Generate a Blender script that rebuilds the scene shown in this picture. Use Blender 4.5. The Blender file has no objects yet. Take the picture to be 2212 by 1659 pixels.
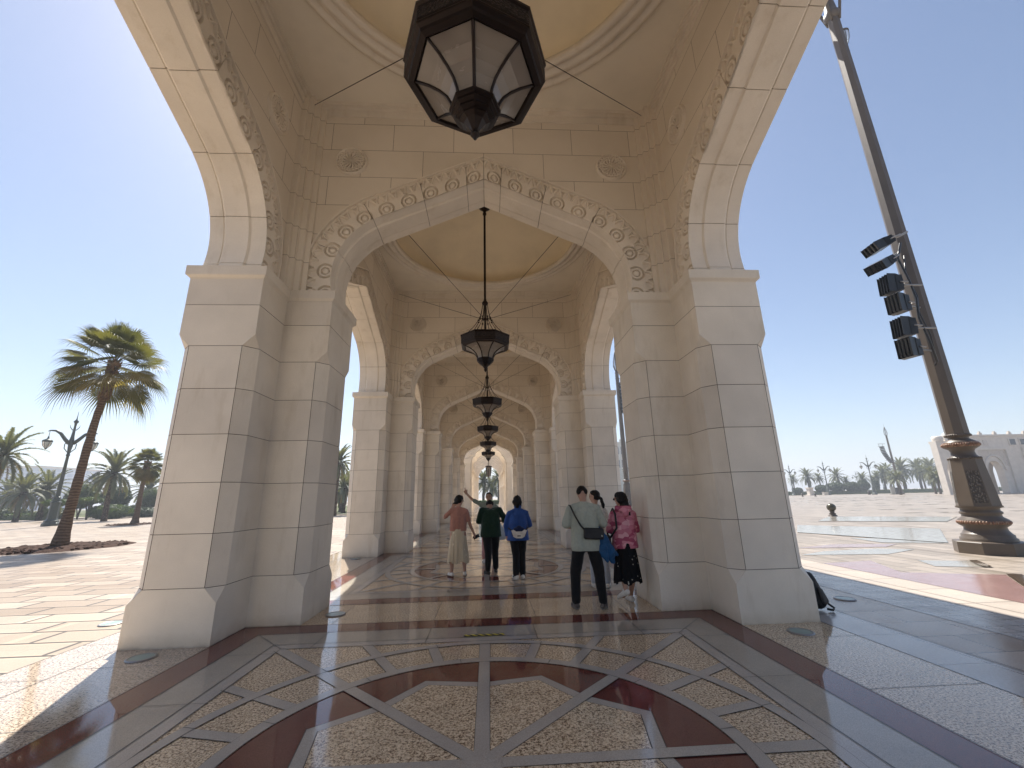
import bpy, bmesh, math, random
from mathutils import Vector, Matrix, noise
S = bpy.context.scene
COL = S.collection
R = math.radians
PI = math.pi

# ------------------------------------------------------------------ camera
cam_d = bpy.data.cameras.new("camera")
cam = bpy.data.objects.new("camera", cam_d)
COL.objects.link(cam)
S.camera = cam
fw = Vector((0.05627967, 0.96402288, 0.25979315))
rt = Vector((0.99838874, -0.05245071, -0.02165301))
up = rt.cross(fw)
cam.matrix_world = Matrix(((rt.x, up.x, -fw.x, 0.0605), (rt.y, up.y, -fw.y, 0.0), (rt.z, up.z, -fw.z, 1.63), (0, 0, 0, 1)))
cam_d.sensor_width = 36.0
cam_d.lens = 36.0 * 902.9 / 2212.0
cam_d.clip_start = 0.05
cam_d.clip_end = 4000

# ------------------------------------------------------------------ world + sun
SUN = Vector((-0.235, 0.61, 1.0)).normalized()
elev = math.asin(SUN.z)
azim = math.atan2(SUN.x, SUN.y)
w = bpy.data.worlds.new("World"); S.world = w; w.use_nodes = True
nt = w.node_tree; nt.nodes.clear()
sky = nt.nodes.new('ShaderNodeTexSky'); sky.sky_type = 'NISHITA'; sky.sun_disc = False
sky.sun_elevation = elev; sky.sun_rotation = azim
sky.air_density = 1.0; sky.dust_density = 1.0; sky.ozone_density = 1.6; sky.altitude = 0
bg = nt.nodes.new('ShaderNodeBackground'); bg.inputs[1].default_value = 0.043
wo = nt.nodes.new('ShaderNodeOutputWorld')
tn = nt.nodes.new('ShaderNodeMixRGB'); tn.blend_type = 'MULTIPLY'; tn.inputs[0].default_value = 1; tn.inputs[2].default_value = (1.0, .99, 1.0, 1)
nt.links.new(sky.outputs[0], tn.inputs[1]); nt.links.new(tn.outputs[0], bg.inputs[0]); nt.links.new(bg.outputs[0], wo.inputs[0])
sl = bpy.data.lights.new("sun", 'SUN'); sl.energy = 3.2; sl.angle = R(0.5); sl.color = (1.0, 0.95, 0.87)
so = bpy.data.objects.new("sun", sl); COL.objects.link(so)
so.rotation_euler = (-SUN).to_track_quat('-Z', 'Y').to_euler(); so.location = (-10, 20, 40)
S.view_settings.view_transform = 'Standard'; S.view_settings.look = 'None'
S.view_settings.exposure = 1.86; S.view_settings.gamma = 1.0
S.render.engine = 'CYCLES'
S.cycles.max_bounces = 12; S.cycles.diffuse_bounces = 8; S.cycles.glossy_bounces = 4; S.cycles.transmission_bounces = 4
S.cycles.sample_clamp_indirect = 6.0
S.cycles.caustics_reflective = False; S.cycles.caustics_refractive = False

# ------------------------------------------------------------------ helpers
class MB:
    def __init__(s): s.v = []; s.f = []; s.m = []; s.sm = []
    def add(s, vs, fs, mi=0, smooth=False):
        o = len(s.v); s.v += [tuple(p) for p in vs]
        for f in fs: s.f.append(tuple(i + o for i in f)); s.m.append(mi); s.sm.append(smooth)
    def box(s, a, b, mi=0, M=None):
        x0, y0, z0 = a; x1, y1, z1 = b
        vs = [(x0,y0,z0),(x1,y0,z0),(x1,y1,z0),(x0,y1,z0),(x0,y0,z1),(x1,y0,z1),(x1,y1,z1),(x0,y1,z1)]
        if M: vs = [tuple(M @ Vector(p)) for p in vs]
        s.add(vs, [(0,3,2,1),(4,5,6,7),(0,1,5,4),(1,2,6,5),(2,3,7,6),(3,0,4,7)], mi)
    def sheet(s, pts, z, mi=0):
        s.add([(p[0], p[1], z) for p in pts], [tuple(range(len(pts)))], mi)
    def lathe(s, prof, n=24, c=(0,0,0), mi=0, smooth=True, ph=0.0, cap=True, M=None):
        vs = []
        for r_, z_ in prof:
            for i in range(n):
                a = 2*PI*(i+ph)/n
                vs.append((c[0]+r_*math.cos(a), c[1]+r_*math.sin(a), c[2]+z_))
        if M: vs = [tuple(M @ Vector(p)) for p in vs]
        fs = []
        for j in range(len(prof)-1):
            for i in range(n):
                k = (i+1) % n
                fs.append((j*n+i, j*n+k, (j+1)*n+k, (j+1)*n+i))
        s.add(vs, fs, mi, smooth)
        if cap:
            m = len(prof)-1
            s.add(vs[:n], [tuple(range(n))[::-1]], mi)
            s.add(vs[m*n:], [tuple(range(n))], mi)
    def tube(s, pts, r, n=8, mi=0, smooth=True, cap=True):
        pts = [Vector(p) for p in pts]; m = len(pts)
        rs = r if isinstance(r, (list, tuple)) else [r]*m
        vs = []; u = None
        for i, p in enumerate(pts):
            d = (pts[min(i+1, m-1)] - pts[max(i-1, 0)]).normalized()
            if u is None:
                u = d.cross(Vector((0,0,1)))
                if u.length < 1e-3: u = Vector((1,0,0))
            u = (u - d*u.dot(d)).normalized(); w_ = d.cross(u)
            for k in range(n):
                a = 2*PI*k/n
                vs.append(tuple(p + (u*math.cos(a) + w_*math.sin(a))*rs[i]))
        fs = [(j*n+k, j*n+(k+1)%n, (j+1)*n+(k+1)%n, (j+1)*n+k) for j in range(m-1) for k in range(n)]
        if cap: fs += [tuple(range(n))[::-1], tuple(range((m-1)*n, m*n))]
        s.add(vs, fs, mi, smooth)
    def ell(s, c, r, mi=0, nu=14, nv=9, M=None):
        prof = [(max(1e-4, math.sin(PI*j/nv)), -math.cos(PI*j/nv)) for j in range(nv+1)]
        T = Matrix.Translation(Vector(c)) @ (M.to_4x4() if M else Matrix.Identity(4)) @ Matrix.Diagonal((r[0], r[1], r[2], 1))
        s.lathe(prof, nu, mi=mi, M=T, cap=False)
    def build(s, name, mats, parent=None, kind=None, label=None, cat=None, group=None, loc=None, uv=False):
        me = bpy.data.meshes.new(name)
        me.from_pydata(s.v, [], s.f)
        for m in (mats if isinstance(mats, (list, tuple)) else [mats]): me.materials.append(m)
        me.polygons.foreach_set('material_index', s.m); me.polygons.foreach_set('use_smooth', s.sm)
        if uv:
            ul = me.uv_layers.new(name='UV')
            for p in me.polygons:
                n = p.normal
                for li in p.loop_indices:
                    co = me.vertices[me.loops[li].vertex_index].co
                    if abs(n.z) > 0.7: ul.data[li].uv = (co.x, co.y)
                    elif abs(n.y) >= abs(n.x): ul.data[li].uv = (co.x, co.z)
                    else: ul.data[li].uv = (co.y, co.z)
        me.update()
        return link(name, me, parent, kind, label, cat, group, loc)
def link(name, me, parent=None, kind=None, label=None, cat=None, group=None, loc=None):
    o = bpy.data.objects.new(name, me); COL.objects.link(o)
    if parent: o.parent = parent
    if loc: o.location = loc
    return tag(o, label, cat, group, kind)
def tag(o, label=None, cat=None, group=None, kind=None):
    if label: o['label'] = label
    if cat: o['category'] = cat
    if group: o['group'] = group
    if kind: o['kind'] = kind
    return o
def empty(name, loc=(0,0,0), rz=0, label=None, cat=None, group=None):
    o = bpy.data.objects.new(name, None); COL.objects.link(o); o.location = loc; o.rotation_euler = (0, 0, rz)
    o.empty_display_size = 0.2
    return tag(o, label, cat, group)
def copy_tree(o, parent=None):
    c = o.copy(); COL.objects.link(c); c.parent = parent
    for ch in list(o.children): copy_tree(ch, c)
    return c
def dup(o, loc=None, rz=None, label=None, group=None, scale=None):
    c = copy_tree(o)
    if loc is not None: c.location = loc
    if rz is not None: c.rotation_euler = (0, 0, rz)
    if scale is not None: c.scale = (scale,)*3
    if label: c['label'] = label
    if group: c['group'] = group
    return c

# ------------------------------------------------------------------ materials
def mat(name, base=(.5,.5,.5), rough=.6, metal=0, spec=.5, fn=None, **kw):
    m = bpy.data.materials.new(name); m.use_nodes = True
    N = m.node_tree; b = N.nodes['Principled BSDF']
    b.inputs['Base Color'].default_value = (*base, 1); b.inputs['Roughness'].default_value = rough
    b.inputs['Metallic'].default_value = metal; b.inputs['Specular IOR Level'].default_value = spec
    for k, v in kw.items(): b.inputs[k].default_value = v
    if fn: fn(G(N), b)
    return m
class G:
    def __init__(s, N): s.N = N; s.L = N.links
    def n(s, t, **kw):
        x = s.N.nodes.new('ShaderNode'+t)
        for k, v in kw.items(): setattr(x, k, v)
        return x
    def pos(s): return s.n('NewGeometry').outputs['Position']
    def obj(s): return s.n('TexCoord').outputs['Object']
    def uv(s): return s.n('TexCoord').outputs['UV']
    def link(s, a, b): s.L.new(a, b)
    def map(s, v, scale=(1,1,1), loc=(0,0,0), rot=(0,0,0)):
        m = s.n('Mapping'); s.link(v, m.inputs[0])
        m.inputs['Scale'].default_value = scale; m.inputs['Location'].default_value = loc; m.inputs['Rotation'].default_value = rot
        return m.outputs[0]
    def noise(s, v, scale, detail=4, rough=.55, col=False):
        x = s.n('TexNoise'); s.link(v, x.inputs['Vector']); x.inputs['Scale'].default_value = scale
        x.inputs['Detail'].default_value = detail; x.inputs['Roughness'].default_value = rough
        return x.outputs['Color' if col else 'Fac']
    def voro(s, v, scale, out='Distance', rnd=1.0):
        x = s.n('TexVoronoi'); s.link(v, x.inputs['Vector']); x.inputs['Scale'].default_value = scale; x.inputs['Randomness'].default_value = rnd
        return x.outputs[out]
    def ramp(s, f, stops, interp='LINEAR'):
        x = s.n('ValToRGB'); s.link(f, x.inputs[0]); cr = x.color_ramp; cr.interpolation = interp
        while len(cr.elements) < len(stops): cr.elements.new(.5)
        for e, (p, c) in zip(cr.elements, stops):
            e.position = p; e.color = (*c, 1) if len(c) == 3 else c
        return x.outputs[0]
    def mix(s, f, a, b, mode='MIX'):
        x = s.n('MixRGB', blend_type=mode)
        for i, q in enumerate((f, a, b)):
            if isinstance(q, (int, float)): x.inputs[i].default_value = q
            elif isinstance(q, tuple): x.inputs[i].default_value = (*q, 1)
            else: s.link(q, x.inputs[i])
        return x.outputs[0]
    def math(s, op, a, b=None):
        x = s.n('Math', operation=op)
        for i, q in enumerate((a, b)):
            if q is None: continue
            if isinstance(q, (int, float)): x.inputs[i].default_value = q
            else: s.link(q, x.inputs[i])
        return x.outputs[0]
    def bump(s, h, b, strength=.2, dist=.01):
        x = s.n('Bump'); s.link(h, x.inputs['Height']); x.inputs['Strength'].default_value = strength; x.inputs['Distance'].default_value = dist
        s.link(x.outputs[0], b.inputs['Normal'])
    def brick(s, v, w_, h_, mortar, offset=.5, c1=(1,1,1), c2=(0,0,0), cm=(.5,.5,.5), freq=2, squash=1, sfreq=2):
        x = s.n('TexBrick', offset=offset, offset_frequency=freq, squash=squash, squash_frequency=sfreq); s.link(v, x.inputs['Vector'])
        x.inputs['Scale'].default_value = 1; x.inputs['Brick Width'].default_value = w_; x.inputs['Row Height'].default_value = h_
        x.inputs['Mortar Size'].default_value = mortar; x.inputs['Mortar Smooth'].default_value = 0
        x.inputs['Color1'].default_value = (*c1, 1); x.inputs['Color2'].default_value = (*c2, 1); x.inputs['Mortar'].default_value = (*cm, 1)
        return x.outputs['Color'], x.outputs['Fac']

LIME = (.80, .74, .655)
def f_stone(g, b, dark=1.0, tint=LIME, stain=True):
    p = g.pos()
    n1 = g.noise(p, 1.3, 5); n2 = g.noise(p, 90, 3, .7)
    c = g.ramp(n1, [(.25, tuple(x*.87*dark for x in tint)), (.75, tuple(min(1, x*1.07*dark) for x in tint))])
    c = g.mix(.35, c, g.ramp(n2, [(.3, (.78,.76,.72)), (.7, (1,1,1))]), 'MULTIPLY')
    if stain:   # splash dirt low on the plinths, irregular
        z = g.n('SeparateXYZ'); g.link(p, z.inputs[0])
        zz = g.math('ADD', z.outputs[2], g.math('MULTIPLY', g.noise(p, 6, 5), .16))
        st = g.ramp(zz, [(.05, (.50,.45,.39)), (.11, (.82,.79,.75)), (.24, (1,1,1))])
        c = g.mix(.8, c, st, 'MULTIPLY')
        sm = g.ramp(g.noise(g.map(p, (3,3,.6)), 1.2, 6, .65), [(.54, (1,1,1)), (.72, (.83,.80,.75))])
        c = g.mix(.7, c, sm, 'MULTIPLY')
    g.link(c, b.inputs['Base Color']); g.bump(n2, b, .12, .004)
M_stone = mat('limestone', rough=.72, spec=.3, fn=f_stone)
def f_course(g, b):
    # piers: every stone of a course has its own faint tone
    p = g.pos(); z = g.n('SeparateXYZ'); g.link(p, z.inputs[0])
    row = g.math('FLOOR', g.math('DIVIDE', g.math('SUBTRACT', z.outputs[2], .015), .625))
    nz = g.n('SeparateXYZ'); g.link(g.n('NewGeometry').outputs['True Normal'], nz.inputs[0])
    xx = g.math('ADD', g.math('MULTIPLY', g.math('ROUND', g.math('MULTIPLY', nz.outputs[0], 2)), 3.1), g.math('FLOOR', g.math('DIVIDE', z.outputs[0], 20)))
    yy = g.math('ADD', g.math('MULTIPLY', g.math('ROUND', g.math('MULTIPLY', nz.outputs[1], 2)), 5.3), g.math('FLOOR', g.math('DIVIDE', g.math('SUBTRACT', z.outputs[1], 3.177), 7.6664)))
    cmb = g.n('CombineXYZ'); g.link(row, cmb.inputs[2]); g.link(yy, cmb.inputs[1]); g.link(xx, cmb.inputs[0])
    wn = g.n('TexWhiteNoise'); g.link(cmb.outputs[0], wn.inputs['Vector'])
    f_stone(g, b)
    old = b.inputs['Base Color'].links[0].from_socket
    c = g.mix(1.0, old, g.ramp(wn.outputs['Value'], [(0, (.90,.89,.88)), (1, (1.04,1.03,1.0))]), 'MULTIPLY')
    g.link(c, b.inputs['Base Color'])
M_pier = mat('pier limestone', rough=.72, spec=.3, fn=f_course)
def f_wall(g, b):
    p = g.pos(); n1 = g.noise(p, 1.1, 5); n2 = g.noise(p, 90, 3, .7)
    v = g.map(g.uv(), loc=(.575+11.5, -4.99+6.1, 0))
    c0, fac = g.brick(v, 1.15, .61, .0036, c1=(.765,.70,.61), c2=(.82,.755,.665), cm=(.17,.13,.10))
    c = g.mix(.35, c0, g.ramp(n2, [(.3, (.78,.76,.72)), (.7, (1,1,1))]), 'MULTIPLY')
    c = g.mix(.6, c, g.ramp(n1, [(.3, (.86,.85,.82)), (.7, (1,1,1))]), 'MULTIPLY')
    g.link(c, b.inputs['Base Color']); g.bump(g.math('SUBTRACT', g.math('MULTIPLY', n2, .2), fac), b, .35, .006)
M_wall = mat('ashlar wall', rough=.75, spec=.3, fn=f_wall)
M_carve = mat('carved limestone', rough=.75, spec=.3, fn=lambda g, b: f_stone(g, b, 1.0, (.80,.735,.645), False))
def f_plaster(g, b, c0=(.83,.775,.675)):
    n1 = g.noise(g.pos(), .8, 6, .6)
    g.link(g.ramp(n1, [(.3, tuple(x*.86 for x in c0)), (.55, tuple(x*.97 for x in c0)), (.75, c0)]), b.inputs['Base Color'])
M_plaster = mat('ceiling plaster', rough=.85, spec=.2, fn=f_plaster)
M_dome = mat('ochre dome paint', rough=.7, spec=.25, fn=lambda g, b: f_plaster(g, b, (.88,.785,.60)))
M_gap = mat('dark joint', (.19,.155,.125), .9, spec=.1)

def f_granite(g, b, cols=((.15,.10,.065),(.57,.435,.295),(.82,.69,.50)), sc=54):
    p = g.pos()
    n = g.noise(p, sc, 3, .75); n2 = g.noise(g.map(p, loc=(7,3,1)), sc*1.9, 2, .7); n3 = g.noise(p, 3, 3)
    c = g.ramp(n, [(.40, cols[0]), (.47, cols[1]), (.60, cols[2])])
    c = g.mix(g.ramp(n2, [(.60, (0,0,0)), (.64, (1,1,1))]), c, tuple(x*.5 for x in cols[0]))
    c = g.mix(.5, c, g.ramp(n3, [(.3, (.8,.78,.76)), (.7, (1.1,1.08,1.05))]), 'MULTIPLY')
    g.link(c, b.inputs['Base Color'])
    g.link(g.ramp(n, [(.3, (.10,)*3), (.7, (.05,)*3)]), b.inputs['Roughness'])
def f_polish(g, b, c=(.2,.2,.2), sc=120, var=.3, r0=.04, r1=.09):
    p = g.pos(); n = g.noise(p, sc, 3, .7); n3 = g.noise(p, 1.7, 4)
    cc = g.ramp(n, [(.3, tuple(x*(1-var) for x in c)), (.7, tuple(x*(1+var) for x in c))])
    cc = g.mix(.6, cc, g.ramp(n3, [(.3, (.82,.82,.82)), (.7, (1.08,1.07,1.06))]), 'MULTIPLY')
    g.link(cc, b.inputs['Base Color'])
    g.link(g.ramp(g.noise(p, 5, 4), [(.35, (r0,)*3), (.7, (r1,)*3)]), b.inputs['Roughness'])
M_gran = mat('beige granite', rough=.07, spec=.5, fn=f_granite)
M_gran2 = mat('pale beige granite', rough=.12, spec=.5, fn=lambda g, b: f_granite(g, b, ((.13,.095,.07),(.42,.34,.265),(.57,.485,.395)), 44))
M_red = mat('dark red granite', rough=.05, spec=.5, fn=lambda g, b: f_polish(g, b, (.15,.052,.042), 160, .35, .03, .06))
M_grey = mat('grey granite', rough=.07, spec=.45, fn=lambda g, b: f_polish(g, b, (.43,.395,.35), 150, .22, .08, .14))
M_green = mat('olive grey granite', rough=.06, spec=.5, fn=lambda g, b: f_polish(g, b, (.38,.345,.29), 170, .25, .05, .09))
M_fjoint = mat('floor joint', (.03,.027,.025), .5)
def f_slab(g, b, c=(.35,.32,.29), w_=.62, h_=.62, rough=.25, off=0.0, mort=.006, loc=(0,0,0), dv=.16):
    p = g.pos(); n = g.noise(p, 45, 3, .7)
    c0, fac = g.brick(g.map(p, loc=loc), w_, h_, mort, off, tuple(x*(1-dv) for x in c), tuple(x*(1+dv) for x in c), tuple(x*.25 for x in c))
    c1 = g.mix(.6, c0, g.ramp(n, [(.3, (.72,.7,.68)), (.7, (1.1,1.08,1.06))]), 'MULTIPLY')
    g.link(c1, b.inputs['Base Color']); b.inputs['Roughness'].default_value = rough
    g.link(g.ramp(g.noise(p, 2.5, 4), [(.35, (rough*.8,)*3), (.7, (rough*1.3,)*3)]), b.inputs['Roughness'])
M_slab = mat('brown grey slabs', spec=.2, fn=lambda g, b: f_slab(g, b, (.33,.275,.23), .80, .52, .22, .5, .008, (.3, .14, 0)))
M_bluetile = mat('small grey setts', spec=.35, fn=lambda g, b: f_slab(g, b, (.36,.345,.33), .19, .23, .26, 0, .007, (.1, 0, 0), .08))
M_cream = mat('cream paving band', spec=.35, fn=lambda g, b: f_slab(g, b, (.38,.33,.28), 5.0, .9, .45, 0, .008, (0,0,0), .06))
def f_plaza(g, b):
    p = g.pos()
    c0, f0 = g.brick(g.map(p, rot=(0,0,R(90))), 1.25, .42, .012, .37, (.35,.305,.26), (.255,.22,.185), (.08,.068,.055), 3, .7, 2)
    c1, f1 = g.brick(g.map(p, loc=(.2,.1,0), rot=(0,0,R(90))), 6.3, 1.68, .13, .5, (1,1,1), (.86,.84,.82), (.72,.70,.66))
    c = g.mix(.9, c0, c1, 'MULTIPLY')
    c = g.mix(.5, c, g.ramp(g.noise(p, .35, 3), [(.3, (.86,.84,.82)), (.7, (1.06,1.04,1.0))]), 'MULTIPLY')
    c = g.mix(.4, c, g.ramp(g.noise(p, 40, 3), [(.3, (.72,.7,.68)), (.7, (1,1,1))]), 'MULTIPLY')
    g.link(c, b.inputs['Base Color'])
M_plaza = mat('sunlit plaza paving', rough=.42, spec=.35, fn=f_plaza)
def f_left(g, b):
    # hand laid stone courses: broad slabs of several tones between narrow cream bands, with columns of small setts
    p = g.pos()
    q = g.map(p, loc=(.16,.35,0))
    c0, f0 = g.brick(q, 1.1, .50, .026, .42, (.25,.195,.145), (.365,.31,.255), (.045,.037,.03), 2)
    c1, f1 = g.brick(g.map(p, loc=(.16,.35,0)), 2.9, .50, .055, .3, (1,1,1), (.86,.85,.84), (1.22,1.2,1.16), 3)
    c2, f2 = g.brick(g.map(p, loc=(0,.1,0)), 1.8, 1.0, .004, .5, (.88,.80,.72), (1.12,1.12,1.1), (.8,.8,.8))
    c = g.mix(.9, c0, c1, 'MULTIPLY'); c = g.mix(.8, c, c2, 'MULTIPLY')
    c = g.mix(.5, c, g.ramp(g.noise(p, .5, 4), [(.3, (.84,.83,.83)), (.7, (1.06,1.04,1.0))]), 'MULTIPLY')
    nn = g.noise(p, 38, 4, .7)
    c = g.mix(.5, c, g.ramp(nn, [(.3, (.68,.66,.63)), (.7, (1.05,1.04,1.02))]), 'MULTIPLY')
    g.link(c, b.inputs['Base Color']); g.bump(g.math('SUBTRACT', nn, f0), b, .3, .006)
M_left = mat('stone course paving', rough=.45, spec=.35, fn=f_left)
# ------------------------------------------------------------------ arcade geometry
B = 7.6664
LINES = [7.01 + B*k for k in range(-1, 6)]
BAYS = [7.01 + B*(k-.5) for k in range(-0, 6)]         # bay centres between the lines
XB, XI, XO = 2.514, 3.234, 4.27
HA, HB = 1.287, .535
ZC = 4.99; ZT = 9.06; WT = .363; XW = 3.36; XWO = 4.14; ZR = 10.25
arcade = empty('arcade', (0, 0, 0), 0, 'long cream limestone arcade of pointed arches the people stand in', 'building')

def offset_poly(P, d):
    n = len(P); out = []
    for i in range(n):
        a, b_, c = Vector(P[i-1]), Vector(P[i]), Vector(P[(i+1) % n])
        e1 = (b_-a).normalized(); e2 = (c-b_).normalized()
        n1 = Vector((e1.y, -e1.x)); n2 = Vector((e2.y, -e2.x))
        k = 1 + n1.dot(n2)
        out.append(tuple(b_ + (n1+n2)*(d/k)) if k > .05 else tuple(b_ + n1*d))
    return out
# counter clockwise footprint of the right-hand pier, seen from above, relative to its line
FOOT = [(XO,-HA), (XO,HA), (XI,HA), (XI,HB), (XB,HB), (XB,-HB), (XI,-HB), (XI,-HA)]
CONVEX = [1, 1, 1, 0, 1, 1, 0, 1]
def pier_ring(c, d, groove):
    P = offset_poly(FOOT, d); out = []
    n = len(P)
    for i in range(n):
        a, b_, q = Vector(P[i-1]), Vector(P[i]), Vector(P[(i+1) % n])
        if not CONVEX[i]: out.append(tuple(b_)); continue
        e1 = (b_-a).normalized(); e2 = (q-b_).normalized()
        cc = max(c, .0008)
        p1 = b_ - e1*cc; p2 = b_ + e2*cc
        # a fine vertical joint where the chamfer meets the face (front and back faces)
        f1 = abs(e1.x) > .5
        gd = groove
        if f1:
            nn = Vector((e1.y, -e1.x))
            out += [tuple(p1 - e1*.008), tuple(p1 - e1*.004 - nn*gd), tuple(p1), tuple(p2), tuple(p2+e2*.0004), tuple(p2+e2*.0008)]
        else:
            nn = Vector((e2.y, -e2.x))
            out += [tuple(p1-e1*.0008), tuple(p1-e1*.0004), tuple(p1), tuple(p2), tuple(p2 + e2*.004 - nn*gd), tuple(p2 + e2*.008)]
    return out
def pier_mesh(side):
    mb = MB(); rings = []
    CH = .155
    def cz(z):
        if z <= .47 or z >= 3.93: return 0
        if z < .64: return CH*(z-.47)/.17
        if z > 3.76: return CH*(3.93-z)/.17
        return CH
    zs = [(0, 0, 0), (.005, 0, 0), (.47, 0, 0)]
    for zj in (.64, 1.265, 1.89, 2.515, 3.14, 3.76, 4.385):
        zs += [(zj-.0036, 0, 1), (zj, -.010, 1), (zj+.0036, 0, 1)]
        if zj == 3.76: zs += [(3.93, 0, 0)]
    zs += [(4.80, 0, 0), (4.815, .012, 0), (4.845, .045, 0), (4.86, .05, 0), (ZC, .05, 0)]
    for z, d, g_ in zs:
        gv = .009 if (.63 < z < 3.77) else 0
        rings.append([(x*side, y, z) for x, y in pier_ring(cz(z), d, gv)])
    n = len(rings[0]); vs = [p for r_ in rings for p in r_]; fs = []; fj = []
    def is_g(i):
        a, b_, c_ = (Vector(pier_ring(CH, 0, .009)[k % n]) for k in (i, i+1, i+2)); p_ = Vector(pier_ring(CH, 0, .009)[(i-1) % n]); L = (b_-a).length
        return .008 < L < .012
    for j in range(len(rings)-1):
        for i in range(n):
            k = (i+1) % n; q = (j*n+i, j*n+k, (j+1)*n+k, (j+1)*n+i)
            (fj if (zs[j][1] < 0 or zs[j+1][1] < 0) or (cz(zs[j][0]) > .15 and cz(zs[j+1][0]) > .15 and is_g(i)) else fs).append(q if side > 0 else q[::-1])
    top = tuple(range((len(rings)-1)*n, len(rings)*n)); fs.append(top if side > 0 else top[::-1])
    mb.add(vs, fs)
    for f in fj: mb.f.append(f); mb.m.append(1); mb.sm.append(False)
    return mb
for side in (1, -1):
    first = None
    for y in LINES:
        if first is None:
            first = pier_mesh(side).build('pier', [M_pier, M_gap], arcade, loc=(0, y, 0))
        else:
            o = first.copy(); COL.objects.link(o); o.location = (0, y, 0); o.parent = arcade

# pointed arch path (half), offset t outward
AR, AHW, AZ, ASL = 1.304, 2.64, 5.38, R(24.6)
TH0, TH1 = -math.asin(.39/AR), PI/2 - ASL
def arch_half(u, t):
    """u 0..1 along arc, 1..2 along straight; returns (x>=0, z)"""
    cx = AHW - AR; r_ = AR + t
    if u <= 1:
        a = TH0 + (TH1-TH0)*u
        return cx + r_*math.cos(a), AZ + r_*math.sin(a)
    ax, az = cx + r_*math.cos(TH1), AZ + r_*math.sin(TH1)
    k = u - 1
    return ax*(1-k), az + ax*math.tan(ASL)*k
LA_ = (AR+.14)*(TH1-TH0); LS_ = (AHW-AR+(AR+.14)*math.cos(TH1))/math.cos(ASL); LT_ = LA_+LS_
def s2u(s): return s/LA_ if s <= LA_ else 1+(s-LA_)/LS_
JO = [.10, .98, 1.95, 2.98, 3.86, LT_]       # joints between voussoirs, as arc length from the spring
def arch_point(s, t):
    """s 0..2*LT_; signed x"""
    if s <= LT_: x, z = arch_half(s2u(s), t); return -x, z
    x, z = arch_half(s2u(2*LT_-s), t); return x, z
def stations(step):
    st = set()
    n = int(LT_/step)
    for i in range(n+1): st.add(round(LT_*i/n, 5))
    for j in JO:
        for e in (-.0055, -.0045, 0, .0045, .0055):
            if 0 <= j+e <= LT_: st.add(round(j+e, 5))
    h = sorted(st)
    full = h + [round(2*LT_-s, 5) for s in h[::-1][1:]]
    return full
def isj(s):
    h = s if s <= LT_ else 2*LT_-s
    return any(abs(h-j) < .005 for j in JO)
def relief(s, t):
    h = s if s <= LT_ else 2*LT_-s
    if isj(s): return -.04
    P = LT_/9.7; q = (LT_-h)/P
    ci = math.floor(q)+.5
    dx = (q-ci)*P; d = math.hypot(dx, t-.100)
    if t > .450: return .016
    if t < .250:
        if .112 < d < .147: return -.062*min(1, t/.03)*math.sin((d-.112)/.035*PI)**.4
        if .056 < d < .074: return -.042
        if d <= .056: return -.018 + .028*math.sqrt(max(0, 1-(d/.056)**2))
        return 0
    if t < .258: return 0
    pp = P/2.5; q2 = (LT_-h)/pp; u = (q2-math.floor(q2)-.5)*pp; v = (t-.258)/.178
    hw = pp*.5*math.cos(v*PI/2)**.62 if v < 1 else -1
    e = (hw-abs(u))*.85
    if e < 0: return -.050
    if e < .021: return .004
    return -.040 if e > .03 else -.040*(e-.021)/.009
def archivolt_mesh():
    mb = MB(); ss = stations(.0092); T = [0.0]+[.48*(i/52) for i in range(1, 53)]
    nt_ = len(T)+2; vs = []
    for s in ss:
        x, z = arch_point(s, 0); vs.append((x, .03, z))            # inner edge returns to the soffit
        for t in T:
            x, z = arch_point(s, t); vs.append((x, -relief(s, t), z))
        x, z = arch_point(s, .48); vs.append((x, .031, z))
    fs = []; fj = []
    for i in range(len(ss)-1):
        for j in range(nt_-1):
            (fj if isj(ss[i]) and isj(ss[i+1]) else fs).append((i*nt_+j, (i+1)*nt_+j, (i+1)*nt_+j+1, i*nt_+j+1))
    mb.add(vs, fs, 0, False); o_ = len(mb.v)-len(vs)
    for f in fj: mb.f.append(tuple(k+o_ for k in f)); mb.m.append(1); mb.sm.append(False)
    return mb
def soffit_mesh(D):
    """ring under the arch; local y from 0 (front, proud .03) to D"""
    prof = [(.004, 0), (0, .0), (0, D*.27), (-.03, D*.30), (-.03, D*.70), (0, D*.735), (.012, D*.745), (.012, D*.755), (0, D*.765), (0, D), (.3, D)]
    mb = MB(); ss = stations(.09); n = len(prof); vs = []
    for s in ss:
        dj = .014 if isj(s) else 0
        for t, d in prof:
            x, z = arch_point(s, t+dj); vs.append((x, d, z))
    mb.add(vs, [], 0, False)
    for i in range(len(ss)-1):
        for j in range(n-1):
            mb.f.append((i*n+j, i*n+j+1, (i+1)*n+j+1, (i+1)*n+j)); mb.m.append(1 if isj(ss[i]) and isj(ss[i+1]) else 0); mb.sm.append(False)
    return mb
def wall_poly(half, ztop):
    P = [(-half, ZC), (-half, ztop), (half, ztop), (half, ZC)]
    arc = [arch_point(s, .40) for s in [2*LT_*(1-i/60) for i in range(61)]]
    arc = [(x, max(z, ZC)) for x, z in arc]
    return P + arc
def arch_wall(half, ztop, D, flip=False):
    """slab with an arched opening, front face at y=.03 back at y=.03+D"""
    mb = MB(); P = wall_poly(half, ztop); n = len(P)
    vs = [(x, .03, z) for x, z in P] + [(x, .03+D, z) for x, z in P]
    mb.add(vs, [tuple(range(n)), tuple(range(n, 2*n))[::-1]] + [(i, i+n, (i+1)%n+n, (i+1)%n) for i in range(n)])
    return mb
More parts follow.
